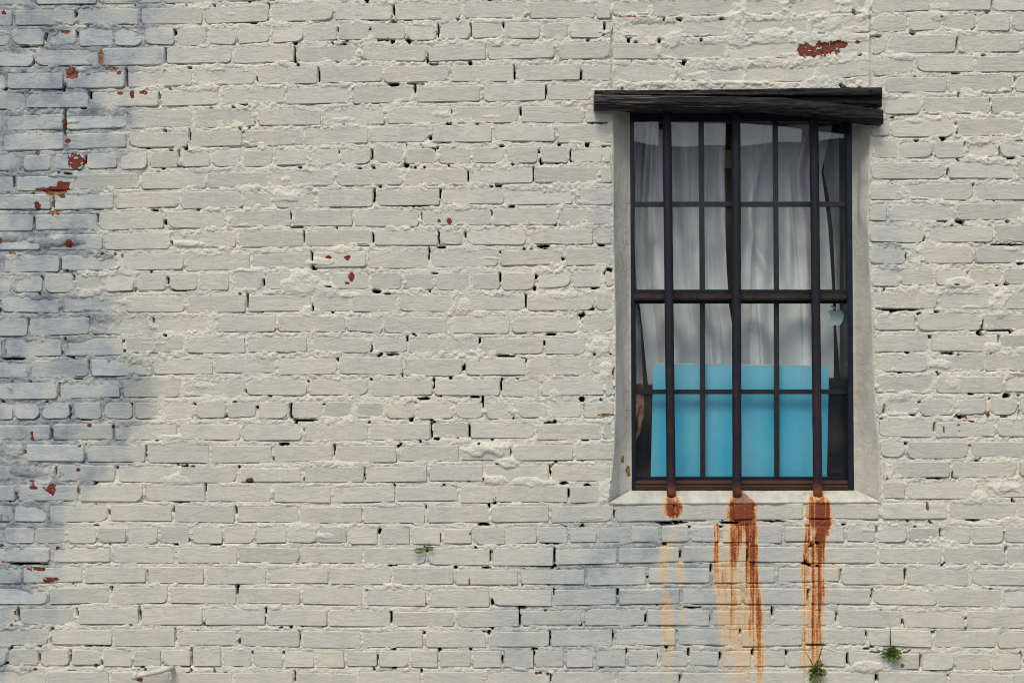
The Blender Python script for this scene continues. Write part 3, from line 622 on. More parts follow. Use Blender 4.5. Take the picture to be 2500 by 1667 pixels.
def rr_sdf(x, y, b, rad):
    """signed distance (px) to a brick's rounded outline"""
    cx = (b['x0'] + b['x1']) / 2; hw = (b['x1'] - b['x0']) / 2
    s = (b['yb'] - b['ya']) / max(1e-6, b['x1'] - b['x0'])
    yc = b['ya'] + (x - b['x0']) * s
    qx = np.abs(x - cx) - hw + rad; qy = np.abs(y - yc) - b['hh'] + rad
    return np.minimum(np.maximum(qx, qy), 0) + np.sqrt(np.maximum(qx, 0) ** 2 + np.maximum(qy, 0) ** 2) - rad

for b in bricks:
    yc = (b['ya'] + b['yb']) / 2; xc = (b['x0'] + b['x1']) / 2
    rough_zone = 1.0 + .8 * (xc < 330) + .5 * (xc > 2100)
    b['h0'] = random.gauss(0.0, 0.9) * rough_zone         # mm proud of the mean face
    b['tx'] = random.gauss(0, 1.3) * rough_zone; b['ty'] = random.gauss(0, .9) * rough_zone
    b['rad'] = random.choice([3, 4, 5, 6, 8]) + (3 if b['header'] else 0)
    b['neat'] = float(np.clip((yc - 980 - (350 if xc > 2100 else 0)) / 160, 0, 1)) * float(np.clip((xc - 150) / 150, 0, 1))
    if b['neat'] > .5: b['rad'] = random.choice([1.5, 2, 2.5, 3.5])
    if 1497 < xc < 2126 and yc < 215: b['h0'] -= 1.0
    b['vis'] = max(0, min(2500, b['x1']) - max(0, b['x0'])) * max(0, min(1667, yc + b['hh']) - max(0, yc - b['hh']))

# --- mortar: one height field over the visible wall
def in_opening(x, y):
    return (y > 258) & (y < 1229) & (x > lip(LIP_L, y)) & (x < lip(LIP_R, y))

def mortar_field(x, y, step):
    """height (mm) of mortar and paint in front of the mean brick face, void mask, sdf to the nearest brick"""
    sdf = np.full(x.shape, 30.0); below = np.zeros(x.shape)
    x_0, y_0 = x[0, 0], y[0, 0]
    for b in bricks:
        c0 = int((b['x0'] - 16 - x_0) / step); c1 = int((b['x1'] + 16 - x_0) / step) + 2
        ym0 = min(b['ya'], b['yb']) - b['hh'] - 16; ym1 = max(b['ya'], b['yb']) + b['hh'] + 16
        r0 = int((ym0 - y_0) / step); r1 = int((ym1 - y_0) / step) + 2
        c0 = max(c0, 0); r0 = max(r0, 0)
        if c1 <= 0 or r1 <= 0 or c0 >= x.shape[1] or r0 >= x.shape[0]: continue
        sl = (slice(r0, r1), slice(c0, c1))
        q = rr_sdf(x[sl], y[sl], b, b['rad'])
        m = q < sdf[sl]
        sdf[sl] = np.where(m, q, sdf[sl])
        below[sl] = np.where(m, sstep(.3, .8, (y[sl] - (b['ya'] + b['yb']) / 2) / b['hh']), below[sl])
    # arrises are ragged: wobble the outline
    neat = sstep(980, 1140, y - 350 * (x > 2100)) * sstep(150, 300, x)
    wob = 2.0 * fbm(x, y, 13, 2, 31) + 2.8 * fbm(x, y, 42, 2, 33)
    sd = sdf + wob * (1 - .5 * neat)
    zone = fbm(x, y, 150, 3, 41)                       # where joints are full and where they are raked out
    worn = sstep(-.10, .35, fbm(x, y, 60, 3, 47)) * (1 - .45 * neat)
    base = -1.0 - 1.1 * neat + 2.2 * zone + 2.6 * fbm(x, y, 22, 3, 51) + (1.4 + 3.6 * worn) * fbm(x, y, 8.5, 3, 57)
    # weathered line beside the brick arris, deepest under the brick
    line = sstep(-.22, .25, fbm(x, y, 34, 2, 61))
    base = base - (2.2 + 7.0 * below) * np.exp(-((sd - .8) / 1.5) ** 2) * line
    # curled ridges of paint
    rid = 1 - np.abs(fbm(x, y * 1.7, 15, 3, 67)) * 5
    base = base + 2.6 * np.clip(rid, 0, 1) * sstep(-.15, .25, fbm(x, y, 34, 2, 71))
    hgt = base - np.clip(-sd, 0, 30) * (np.clip(.55 + .75 * fbm(x, y, 55, 3, 75), .16, 2) + .5 * neat)
    # panel of later brickwork over the window: joints nearly flush
    pan = sstep(1490, 1500, x) * (1 - sstep(2120, 2132, x)) * (1 - sstep(212, 222, y))
    hgt = hgt + pan * (2.2 + 1.5 * fbm(x, y, 30, 3, 79))
    for cx, cy, rx, ry, up in SMEARS:
        m = (abs(x - cx) < rx * 1.6) & (abs(y - cy) < ry * 1.6)
        if not m.any(): continue
        xx, yy = x[m], y[m]
        r = np.sqrt(((xx - cx) / rx) ** 2 + ((yy - cy) / ry) ** 2) + .45 * fbm(xx, yy, 26, 3, 81)
        v = 1 - sstep(.30, 1.10, r)
        hgt[m] = np.maximum(hgt[m], -3.5 + (4.5 + up * .8 * (1 + .6 * fbm(xx, yy * 2.2, 24, 3, 83))) * v + .5 * fbm(xx, yy, 9, 2, 84))
    # straight building cracks either side of that panel
    for xc0 in (1493.5, 2125.5):
        cr = np.abs(x - xc0 - 2.0 * fbm(x * 0, y, 50, 3, 87)) 
        hgt = hgt - 15 * (1 - sstep(1.2, 3.4, cr)) * (1 - sstep(215, 225, y)) * sstep(-.35, .0, fbm(x * 0, y, 60, 2, 88) )
    void = np.zeros_like(x)
    for cx, cy, w, h in VOIDS:
        m = (abs(x - cx) < w * .7 + 6) & (abs(y - cy) < h * .7 + 6)
        if not m.any(): continue
        xx, yy = x[m], y[m]
        rx, ry = max(w * .53, 2.0), max(h * .53, 2.0)
        q = ((np.abs(xx + 1.8 * fbm(xx, yy, 14, 2, 91) - cx) / rx) ** 2.6 + (np.abs(yy + 1.5 * fbm(xx, yy, 12, 2, 93) - cy) / ry) ** 2.6) ** (1 / 2.6)
        void[m] = np.maximum(void[m], 1 - sstep(.75, 1.15, q))
    # and small random losses along the joints
    rnd = fbm(x, y, 17, 2, 95) + .5 * fbm(x, y, 60, 2, 97)
    void = np.maximum(void, .95 * sstep(.80, .90, rnd) * (sd > -1))
    hgt = hgt - 40 * void
    return hgt, void, sd

STEP = 2.5
gx = np.arange(-45, 2546, STEP); gy = np.arange(-45, 1712, STEP)
X, Y = np.meshgrid(gx, gy)
H, V, SD = mortar_field(X, Y, STEP)
BARE, TONE = chips_at(X, Y, CHIPS)
RU = rust_at(X, Y)
co = np.stack([(X - 1250) / PPM, -H / 1000.0 + BARE * .0012, EYE + (833.5 - Y) / PPM], -1).reshape(-1, 3)
F = grid_faces(*X.shape)
keepv = ((SD > -12) | (H > -6)) & ~in_opening(X, Y)
keepf = keepv.ravel()[F].all(1)
F = F[keepf]
used = np.zeros(len(co), bool); used[F.ravel()] = True
remap = np.cumsum(used) - 1
me = mesh_np('mortar', co[used], remap[F], True, {'void': V.ravel()[used], 'bare': BARE.ravel()[used], 'tone': TONE.ravel()[used], 'rust': RU.ravel()[used]})
link('mortar', me, M_MORTAR, wall)
# the wall goes on beyond the frame with coarser joints
S2 = 9.0
gx2 = np.arange(XLO + 10, XHI - 10, S2); gy2 = np.arange(-740, 2000, S2)
X2, Y2 = np.meshgrid(gx2, gy2)
H2, V2, SD2 = mortar_field(X2, Y2, S2)
co2 = np.stack([(X2 - 1250) / PPM, -(H2 - 1.5) / 1000.0, EYE + (833.5 - Y2) / PPM], -1).reshape(-1, 3)
F2 = grid_faces(*X2.shape)
k2 = ((X2 < -34) | (X2 > 2534) | (Y2 < -34) | (Y2 > 1700)) & (SD2 > -12)
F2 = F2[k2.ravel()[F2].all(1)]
used = np.zeros(len(co2), bool); used[F2.ravel()] = True
remap = np.cumsum(used) - 1
link('mortar', mesh_np('mortar', co2[used], remap[F2], True, {'void': V2.ravel()[used]}), M_MORTAR, wall)
# solid heart of the wall round the opening
def core(name, x0, x1, y0, y1):
    a = P(x0, y1, 0); b = P(x1, y0, 0)
    link(name, box_mesh(name, (a.x, .065, a.z), (b.x, .26, b.z)), M_CORE, wall)
k = (D + .16) / D
core('wall_core', -760, 1470, -740, 2003); core('wall_core', 2160, 3260, -740, 2003)
core('wall_core', 1470, 2160, -740, 252); core('wall_core', 1470, 2160, 1236, 2003)

# --- bricks
def brick_low(b):
    """rounded brick face with arrises and sides, about 58 triangles"""
    cx = (b['x0'] + b['x1']) / 2
    s = (b['yb'] - b['ya']) / (b['x1'] - b['x0'])
    out = []
    for sx, sy in ((1, -1), (1, 1), (-1, 1), (-1, -1)):
        r = b['rad'] * random.uniform(.5, 1.2)
        if random.random() < .30 - .20 * b['neat']: r = random.uniform(9, 18)
        cxx = (b['x1'] if sx > 0 else b['x0']) - sx * r
        a0 = {(1, -1): 270, (1, 1): 0, (-1, 1): 90, (-1, -1): 180}[(sx, sy)]
        cyy = sy * (b['hh'] - r)
        for j in range(3):
            a = math.radians(a0 + 45 * j)
            x = cxx + r * math.cos(a) + random.uniform(-1.6, 1.6) * (1 - .6 * b['neat']); y = cyy + r * math.sin(a) + random.uniform(-1.2, 1.2) * (1 - .6 * b['neat'])
            out.append((x, b['ya'] + (x - b['x0']) * s + y))
    n = len(out); hw = (b['x1'] - b['x0']) / 2
    yc = (b['ya'] + b['yb']) / 2
    V_ = []
    for inset, dep in ((1.6, 0), (0.2, 1.0), (0, 36)):
        for x, y in out:
            u = (x - cx) / hw; v = (y - yc) / b['hh']
            x2 = x - inset * (1 if u > 0 else -1) * min(1, abs(u) * 1.2); y2 = y - inset * .8 * (1 if v > 0 else -1) * min(1, abs(v) * 1.2)
            h = b['h0'] + b['tx'] * u + b['ty'] * v - dep
            V_.append(((x2 - 1250) / PPM, -h / 1000.0, EYE + (833.5 - y2) / PPM))
    F_ = [tuple(range(n))]
    for ring in range(2):
        for i in range(n):
            j = (i + 1) % n
            F_.append((ring * n + i, (ring + 1) * n + i, (ring + 1) * n + j, ring * n + j))
    return V_, F_

def brick_dense(b):
    """brick whose paint is broken: the face as a fine height field carrying the lost paint or the rust"""
    st = 2.2
    xs = np.arange(b['x0'] - 1, b['x1'] + 1 + st, st); ym0 = min(b['ya'], b['yb']) - b['hh'] - 1; ym1 = max(b['ya'], b['yb']) + b['hh'] + 1
    ys = np.arange(ym0, ym1 + st, st)
    x, y = np.meshgrid(xs, ys)
    sd = rr_sdf(x, y, b, b['rad'] + 1)
    u = (x - (b['x0'] + b['x1']) / 2) / ((b['x1'] - b['x0']) / 2); v = (y - (b['ya'] + b['yb']) / 2) / b['hh']
    h = b['h0'] + b['tx'] * u + b['ty'] * v + .5 * fbm(x, y, 24, 3, 101)
    h = h - 1.2 * sstep(-2.5, 0, sd) - 33 * sstep(-.3, 1.2, sd)
    bare, tone = chips_at(x, y, CHIPS)
    ru = rust_at(x, y)
    h = h - 1.6 * bare * (1 + .5 * fbm(x, y, 9, 2, 103))
    co_ = np.stack([(x - 1250) / PPM, -h / 1000.0, EYE + (833.5 - y) / PPM], -1).reshape(-1, 3)
    return mesh_np('brick', co_, grid_faces(*x.shape), True, {'bare': bare.ravel(), 'tone': tone.ravel(), 'rust': ru.ravel()})

def touched(b):
    yt = min(b['ya'], b['yb']) - b['hh']; yb_ = max(b['ya'], b['yb']) + b['hh']
    for cx, cy, rx, ry, tn in CHIPS:
        if cx + rx > b['x0'] and cx - rx < b['x1'] and cy + ry > yt and cy - ry < yb_: return True
    for run in RUST:
        if run[-1][0] + 8 > yt and run[0][0] - 8 < yb_:
            for y_, x_, hw, s_ in run:
                if yt - 80 < y_ < yb_ + 80 and x_ + hw + 8 > b['x0'] and x_ - hw - 8 < b['x1']: return True
    return False

seen = sorted([b for b in bricks if b['vis'] > 120], key=lambda b: -b['vis'] - (9999 if touched(b) else 0))
print('seen', len([b for b in seen if not b['header']]), len([b for b in seen if b['header']]))
n_st = 0; n_hd = 0; rest_v = []; rest_f = []
seen_ids = set()
for b in seen:
    if b['header']:
        if n_hd >= 300: continue
        n_hd += 1
    else:
        if n_st >= 300: continue
        n_st += 1
    seen_ids.add(id(b))
    nm = 'header_brick' if b['header'] else 'brick'
    if touched(b):
        me = brick_dense(b); me.name = nm; me.materials.append(M_BRICK_WORN)
    else:
        v_, f_ = brick_low(b)
        me = mesh_py(nm, v_, f_)
        sm = np.ones(len(me.polygons), bool); sm[0] = False
        me.polygons.foreach_set('use_smooth', sm)
    link(nm, me, M_BRICK, wall)
dense_rest = []
for b in bricks:
    if id(b) in seen_ids: continue
    v_, f_ = brick_low(b)
    o_ = len(rest_v); rest_v += v_; rest_f += [tuple(i + o_ for i in f) for f in f_]
me = mesh_py('outer_bricks', rest_v, rest_f)
tag(link('outer_bricks', me, M_BRICK, wall), kind='stuff')
print('bricks', n_st, n_hd, len(bricks), 'mortar faces', len(F), len(F2))

# --- rendered reveals, soffit and sill
def strip(name, cols, mat, rough=.0018, attrs=True, seed=1, n=3):
    """surface lofted between columns; each column is a list of (px, py, depth)"""
    R, C = len(cols[0]), len(cols)
    A = np.array(cols)                                   # C, R, 3
    px, py, d = A[..., 0].T, A[..., 1].T, A[..., 2].T     # R, C
    nz = fbm(px + d * 900, py, 40, 4, seed) * rough + fbm(px + d * 900, py, 9, 2, seed + 5) * rough * .35
    dd = d + nz
    k_ = (D + d) / D / PPM
    co_ = np.stack([(px - 1250) * k_, dd, EYE + (833.5 - py) * k_], -1).reshape(-1, 3)
    bare, tone = chips_at(px, py, CHIPS_REVEAL)
    return mesh_np(name, co_, grid_faces(R, C), True, {'bare': bare.ravel(), 'tone': tone.ravel(), 'rust': rust_at(px, py).ravel()})

FR = .082     # depth of the window frame's front
def col_interp(y, tab): return float(lip(tab, y))
ys = np.arange(258, 1236, 3.0)
def frame_l(y): return np.interp(y, [262, 1196], [1539.5, 1544.0])
def frame_r(y): return np.interp(y, [262, 1196], [2078.0, 2085.0])
NU = 20
cols = []
for i in range(-4, NU + 1):
    u = i / NU
    c = []
    for y in ys:
        a = col_interp(min(y, 1228), LIP_L); f_ = float(frame_l(y))
        if i < 0: c.append((a + i * 1.6, y, .0005 + .0012 * (-i) ** 1.3))
        else: c.append((a + (f_ - a) * u ** 1.05, y, .0005 + (FR + .004) * (1 - (1 - u) ** 1.5)))
    cols.append(c)
link('left_reveal', strip('left_reveal', cols, M_RENDER, seed=3), M_RENDER, wall)
cols = []
for i in range(NU, -5, -1):
    u = i / NU
    c = []
    for y in ys:
        # the outer arris of this reveal bulges where the render has been patched
        a = col_interp(min(y, 1228), LIP_R); f_ = float(frame_r(y))
        bl = 7 * math.exp(-((y - 500) / 55.0) ** 2) + 4 * math.exp(-((y - 420) / 25.0) ** 2)
        if i < 0: c.append((a - i * 1.6, y, .0005 + .0012 * (-i) ** 1.3))
        else: c.append((a + (f_ - a) * u ** .95 - bl * math.sin(math.pi * min(1, u * 1.6)) if u < .62 else a + (f_ - a) * u ** .95, y, .0005 + (FR + .004) * (1 - (1 - u) ** 1.35)))
    cols.append(c)
link('right_reveal', strip('right_reveal', cols, M_RENDER, seed=9), M_RENDER, wall)
# soffit behind the timber
a = P(1497, 266, 0); b_ = P(2124, 258, 0)
link('soffit', box_mesh('soffit', (a.x - .02, .002, a.z), (b_.x + .02, .2, a.z + .06)), M_CORE, wall)
# sill: sloping top, rounded nose, front face
xs = np.arange(0, 1.0001, 1 / 270.0)
prof = [(0, FR + .02), (.05, FR), (.3, .058), (.55, .030), (.8, .008), (.93, -.001), (1.0, -.0045), (1.05, -.005), (1.11, -.0035), (1.16, .001), (1.22, .008), (1.28, .02)]
fine_prof = []
for (p0, d0), (p1, d1) in zip(prof[:-1], prof[1:]):
    nn = max(1, int((p1 - p0) * 14))
    for q in range(nn): fine_prof.append((p0 + (p1 - p0) * q / nn, d0 + (d1 - d0) * q / nn))
fine_prof.append(prof[-1])
cols = []
for u in xs:
    c = []
    for t_, d_ in fine_prof:
        yb, yf, yl = 1195.5, 1227.0 - 4 * u, 1268.0 - 5 * u + 2.5 * float(fbm(np.array(u * 700.), np.array(3.), 40, 3, 111))
        w = min(1, t_)
        xl = 1540 + (1487 - 1540) * w; xr = 2088 + (2148 - 2088) * w
        if t_ > 1: xl += 14 * min(1, (t_ - 1) * 3)
        y = yb + (yf - yb) * w if t_ <= 1 else yf + (yl - yf) * (t_ - 1)
        nick = .006 * max(0, float(fbm(np.array(u * 640.), np.array(t_ * 30.), 30, 3, 113)) - .25) if t_ > .9 else 0
        c.append((xl + (xr - xl) * u, y, d_ + nick))
    cols.append(c)
link('sill', strip('sill', cols, M_RENDER, rough=.005, seed=15), M_RENDER, wall)

# ------------------------------------------------------------------ window
win = empty('window', P(1812, 1196, FR))
def under(o, root):
    o.parent = root
    o.matrix_parent_inverse = root.matrix_world.inverted()
def wpart(name, px0, py0, px1, py1, d0, d1, mat, parent=None, bev=.002, shift=0.0):
    """shift: sideways lean in px between the top and the bottom of the window (it stands a touch out of plumb)"""
    me = bpy.data.meshes.new(name)
    bm = bmesh.new()
    vs = []
    kk = (D + d1) / (D + d0)
    for d in (d0, d1):
        for py in (py0, py1):
            lean = shift * (py - 262) / 934.0
            for px in (px0, px1):
                v = P(px + lean, py, d0); vs.append(bm.verts.new((v.x, d, v.z)))
    for f in ((0, 1, 3, 2), (4, 6, 7, 5), (0, 4, 5, 1), (2, 3, 7, 6), (0, 2, 6, 4), (1, 5, 7, 3)):
        bm.faces.new([vs[i] for i in f])
    bmesh.ops.recalc_face_normals(bm, faces=bm.faces)
    if bev: bmesh.ops.bevel(bm, geom=list(bm.edges), offset=bev, segments=2, affect='EDGES')
    bm.to_mesh(me); bm.free()
    o = link(name, me, mat)
    o.parent = parent if parent is not None else win
    return o
win.location = (0, 0, 0)
SH = 4.5
frame = wpart('frame', 1538, 262, 1546.5, 1197, FR, .20, M_DARK, shift=SH)
wpart('frame', 2066, 262, 2079.5, 1197, FR, .20, M_DARK, shift=SH + 1)
wpart('frame', 1546.4, 262, 2066.2, 292, FR + .004, .20, M_DARK, shift=0)
sl = wpart('frame', 1549, 1174, 2071, 1182, FR + .012, .20, M_BROWN)
wpart('track', 1548, 1181.8, 2072, 1184.6, FR + .018, .19, M_DARK, parent=sl, bev=0)
wpart('track', 1548, 1184.5, 2072, 1190, FR + .004, .19, M_BROWN, parent=sl, bev=.0015)
wpart('track', 1548, 1190, 2072, 1198, FR - .002, .19, M_BRONZE, parent=sl, bev=.002)
# upper sash stands forward, lower sash behind it
UD, LD = .098, .128
us = empty('upper_sash'); us.parent = win
wpart('rail', 1546, 707, 2069, 717, UD - .006, UD + .02, M_DARK, us, shift=0)
wpart('rail', 1545, 716.5, 2069, 733, UD - .016, UD + .02, M_BRONZE, us, bev=.005)
wpart('rail', 1547, 291, 2066, 296, UD - .004, UD + .02, M_DARK, us)
wpart('stile', 1543, 291, 1548, 708, UD - .004, UD + .02, M_DARK, us, shift=SH)
wpart('stile', 2062.5, 291, 2067, 708, UD - .004, UD + .02, M_DARK, us, shift=SH)
wpart('muntin', 1705.5, 292, 1718.2, 708, UD - .002, UD + .012, M_MUNTIN, us, shift=7)
wpart('muntin', 1887, 292, 1899, 708, UD - .002, UD + .012, M_MUNTIN, us, shift=7)
wpart('muntin', 1547, 492.5, 2066, 505, UD - .0005, UD + .011, M_MUNTIN, us, bev=.001)
ls = empty('lower_sash'); ls.parent = win
wpart('rail', 1547, 729, 2070, 741, LD - .008, LD + .022, M_DARK, ls)
wpart('rail', 1549, 1164, 2071, 1175, LD - .006, LD + .022, M_DARK, ls)
wpart('stile', 1546, 735, 1551, 1170, LD - .006, LD + .022, M_BRONZE, ls, shift=2)
wpart('stile', 2064, 735, 2070, 1170, LD - .006, LD + .022, M_BRONZE, ls, shift=2)
wpart('muntin', 1708, 740, 1720, 1166, LD - .003, LD + .012, M_MUNTIN, ls, shift=2.5)
wpart('muntin', 1889, 740, 1901, 1166, LD - .003, LD + .012, M_MUNTIN, ls, shift=2.5)
wpart('muntin', 1550, 950.5, 2069, 962, LD - .0015, LD + .011, M_MUNTIN, ls, bev=.001)
for (rows, xs_, d, sash) in (((294, 498.5, 709), (1546, 1712, 1894, 2065), UD + .004, us), ((739, 956, 1166), (1550, 1714, 1895, 2067), LD + .004, ls)):
    for j in range(2):
        for i in range(3):
            wpart('pane', xs_[i] + .3, rows[j] + .3, xs_[i + 1] - .3, rows[j + 1] - .3, d, d + .004, M_GLASS, sash, bev=0)
# inner board the things behind the glass stand on
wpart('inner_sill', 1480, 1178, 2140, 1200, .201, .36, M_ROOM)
tag(win, 'dark bronze double hung window with twelve small panes set deep in the wall', 'window')

# ------------------------------------------------------------------ room behind the window
def room_box(name, lo, hi, mat): return tag(link(name, box_mesh(name, lo, hi), mat), kind='structure')
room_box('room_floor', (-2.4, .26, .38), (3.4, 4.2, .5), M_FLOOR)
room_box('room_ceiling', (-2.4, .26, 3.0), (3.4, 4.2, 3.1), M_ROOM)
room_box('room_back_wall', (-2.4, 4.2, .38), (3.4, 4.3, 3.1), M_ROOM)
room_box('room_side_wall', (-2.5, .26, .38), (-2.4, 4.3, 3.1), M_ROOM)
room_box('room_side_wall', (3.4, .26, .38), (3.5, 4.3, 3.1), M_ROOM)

# ------------------------------------------------------------------ curtains
def curtain(name, x_left, x_right, y_top, y_bot, depth, fold, label, thick=True, seed=0):
    """hanging cloth; x_left / x_right / y_top: tables of (py, px) or functions; fold(u, v) in metres"""
    nx, ny = 110, 150
    co_ = np.zeros((ny, nx, 3))
    U, Vv = np.meshgrid(np.linspace(0, 1, nx), np.linspace(0, 1, ny))
    yt = np.interp(U, [a for a, _ in y_top], [b for _, b in y_top]); yb = np.interp(U, [a for a, _ in y_bot], [b for _, b in y_bot])
    py = yt + (yb - yt) * Vv
    xl = np.interp(py, [a for a, _ in x_left], [b for _, b in x_left]); xr = np.interp(py, [a for a, _ in x_right], [b for _, b in x_right])
    px = xl + (xr - xl) * U
    f = 1.35 * fold(U, Vv)
    d = depth + f + .0025 * fbm(px, py, 60, 3, seed)
    k_ = (D + depth) / D / PPM
    co_ = np.stack([(px - 1250) * k_, d, EYE + (833.5 - py) * k_], -1).reshape(-1, 3)
    me = mesh_np(name, co_, grid_faces(ny, nx), True)
    o = link(name, me, M_CLOTH)
    so = o.modifiers.new('thickness', 'SOLIDIFY'); so.thickness = .0012; so.offset = 0
    return tag(o, label, 'curtain', 'cloth curtains behind the window')

def g(u, c, w): return np.exp(-((u - c) / w) ** 2)
def fold_left(u, v):
    # stiff pinch pleats slanting in at the left, broad soft hollows to the right
    s = .020 * np.sin(6.28 * (u * 2.6 + .12 * np.sin(4 * v + 1)) + .4) * (.5 + .5 * v)
    s += .012 * np.sin(6.28 * (u * 5.2 - .55 * v)) * g(v, .05, .35)
    for c in (.06, .13, .20):
        s += -.016 * np.exp(-((u - c + .16 * v) / .022) ** 2) * (1 - sstep(.30, .5, v))
    s += .018 * g(u - .25 * v, .42, .10) - .014 * g(u, .74 - .08 * v, .05) - .012 * g(u, .86, .03) * sstep(.0, .6, v)
    for c, sl, w, a_ in ((.05, -.05, .010, -.010), (.11, -.12, .010, -.012), (.17, -.18, .011, -.012), (.24, -.10, .012, .008), (.52, .06, .012, -.008), (.63, -.05, .010, .009), (.80, -.04, .011, -.010), (.90, .0, .010, .008)):
        s += .45 * a_ * g(u, c + sl * v + .015 * np.sin(5 * v + c * 9), w)
    return s
def fold_mid(u, v):
    s = .022 * np.sin(6.28 * (u * 2.1 + .16 * np.sin(3.2 * v)) + 2.2) * (.45 + .55 * v)
    s += -.020 * g(u, .34 - .22 * sstep(0, .38, v) + .30 * sstep(.38, .7, v), .06) * (1 - .5 * v)
    s += .016 * g(u - .22 * (1 - v), .62, .07) * (1 - sstep(.2, .7, v)) - .012 * g(u, .75, .06)
    s += .010 * np.sin(6.28 * u * 4.5 + 5 * v) * g(v, .45, .3)
    for c, sl, w, a_ in ((.30, -.42, .014, -.012), (.16, .10, .012, .009), (.47, -.16, .013, .010), (.60, .05, .011, -.010), (.72, -.10, .012, .009), (.86, -.03, .012, -.010)):
        s += .45 * a_ * g(u, c + sl * v * (1 - .5 * v) + .012 * np.sin(6 * v + c * 7), w)
    return s
curtain('curtain', [(300,1549),(560,1549),(700,1553),(760,1563),(945,1582)], [(300,1772),(420,1768),(560,1769),(650,1772),(745,1778),(800,1788),(945,1794)], [(0,308),(.12,306),(.3,316),(.55,300),(.75,303),(1,300)], [(0,940),(.06,941),(1,948)], .222, fold_left, 'broad grey white curtain left of the middle bar, pleats slanting at its top', seed=201)
curtain('curtain', [(300,1800),(500,1801),(750,1803),(945,1808)], [(300,2035),(420,2004),(560,2019),(720,2031),(800,2035),(930,2037)], [(0,300),(.4,306),(.7,303),(1,306)], [(0,930),(1,924)], .224, fold_mid, 'broad grey white curtain right of the middle bar above the cyan board', seed=207)
curtain('curtain', [(300,1530),(945,1541)], [(300,1552),(740,1556),(800,1564),(940,1569)], [(0,306),(1,306)], [(0,937),(1,940)], .266, lambda u, v: .006 * np.sin(9 * u + 2 * v), 'thin strip of curtain against the left edge of the frame', seed=211)
def fold_r(u, v): return .014 * np.sin(6.28 * (u * 1.7 + .2 * np.sin(3 * v))) - .01 * g(u, .5, .15)
curtain('curtain', [(300,2004),(360,2016),(420,2013),(480,2026),(560,2036),(720,2043),(800,2044),(930,2053)], [(300,2090),(945,2090)], [(0,318),(.4,330),(1,308)], [(0,924),(1,923)], .268, fold_r, 'narrow crumpled curtain at the right edge of the frame, under the apple sticker', seed=217)

# ------------------------------------------------------------------ cyan board on the inner sill
bd = empty('cyan_board', (0, 0, 0))
bd0, bd1 = .168, .176
def quadbox(name, pts, d0, d1, mat, parent):
    vs = [tuple(P(x, y, d0)) for x, y in pts] + [(P(x, y, d0).x, d1, P(x, y, d0).z) for x, y in pts]
    o = link(name, mesh_py(name, vs, [(0, 1, 2, 3), (7, 6, 5, 4), (0, 4, 5, 1), (1, 5, 6, 2), (2, 6, 7, 3), (3, 7, 4, 0)]), mat)
    o.parent = parent
    return o
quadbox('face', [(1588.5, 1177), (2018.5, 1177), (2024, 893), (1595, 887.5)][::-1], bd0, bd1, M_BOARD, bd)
quadbox('edge', [(1594.5, 888.8), (2024.5, 894.2), (2024.5, 892.4), (1594.5, 886.8)][::-1], bd0 - .0006, bd1 + .0006, M_BOARD_EDGE, bd)
tag(bd, 'flat cyan blue board leaning inside the lower window panes', 'board')

# ------------------------------------------------------------------ apple sticker on the inside of the pane (bite to the left)
def apple_outline():
    pts = []
    body = [(-.05,.62),(.12,.68),(.30,.76),(.52,.74),(.72,.60),(.84,.36),(.88,.08),(.82,-.22),(.70,-.52),(.52,-.80),(.34,-.92),(.16,-.88),(.0,-.82),(-.16,-.88),(-.34,-.94),(-.54,-.84),(-.72,-.60),(-.80,-.42),(-.66,-.30),(-.55,-.12),(-.53,.10),(-.58,.30),(-.68,.45),(-.80,.52),(-.64,.68),(-.42,.74),(-.22,.68)]
    return body
def smooth_loop(pts, n=4):
    out = []
    m = len(pts)
    for i in range(m):
        p0, p1, p2, p3 = (np.array(pts[(i + j - 1) % m]) for j in range(4))
        for q in range(n):
            t = q / n
            out.append(tuple(.5 * (2 * p1 + (p2 - p0) * t + (2 * p0 - 5 * p1 + 4 * p2 - p3) * t * t + (3 * p1 - p0 - 3 * p2 + p3) * t ** 3)))
    return out
ap = empty('apple_sticker', (0, 0, 0))
def plate(name, loop, cx, cy, s, d0, d1, mat, parent):
    n = len(loop)
    vs = []
    for d in (d0, d1):
        for x, y in loop:
            v = P(cx + x * s, cy - y * s, d0); vs.append((v.x, d, v.z))
    fs = [tuple(range(n))[::-1], tuple(range(n, 2 * n))] + [(i, (i + 1) % n, n + (i + 1) % n, n + i) for i in range(n)]
    o = link(name, mesh_py(name, vs, fs), mat); o.parent = parent
    return o
plate('fruit', smooth_loop(apple_outline()), 2039.5, 774.0, 23.4, LD + .009, LD + .0105, M_STICKER, ap)
plate('leaf', smooth_loop([(-.42,1.28),(-.16,1.18),(.06,.98),(.14,.78),(-.08,.82),(-.30,.98),(-.40,1.14)]), 2037.0, 772.5, 22.0, LD + .009, LD + .0105, M_STICKER, ap)
tag(ap, 'pale apple shaped sticker with a bite, upper right pane of the lower sash', 'sticker')
cd = pbox('cream_card', 1764, 366, 1794, 411, .305, .309, M_CARD, None, .0008)
tag(cd, 'small cream card hanging in the dark gap between the curtains', 'card')
tag(pbox('shelf_unit', 1720, 320, 1860, 1240, .312, .60, M_ROOM, None, .004), 'dark cupboard in the room behind the gap between the curtains', 'cupboard')

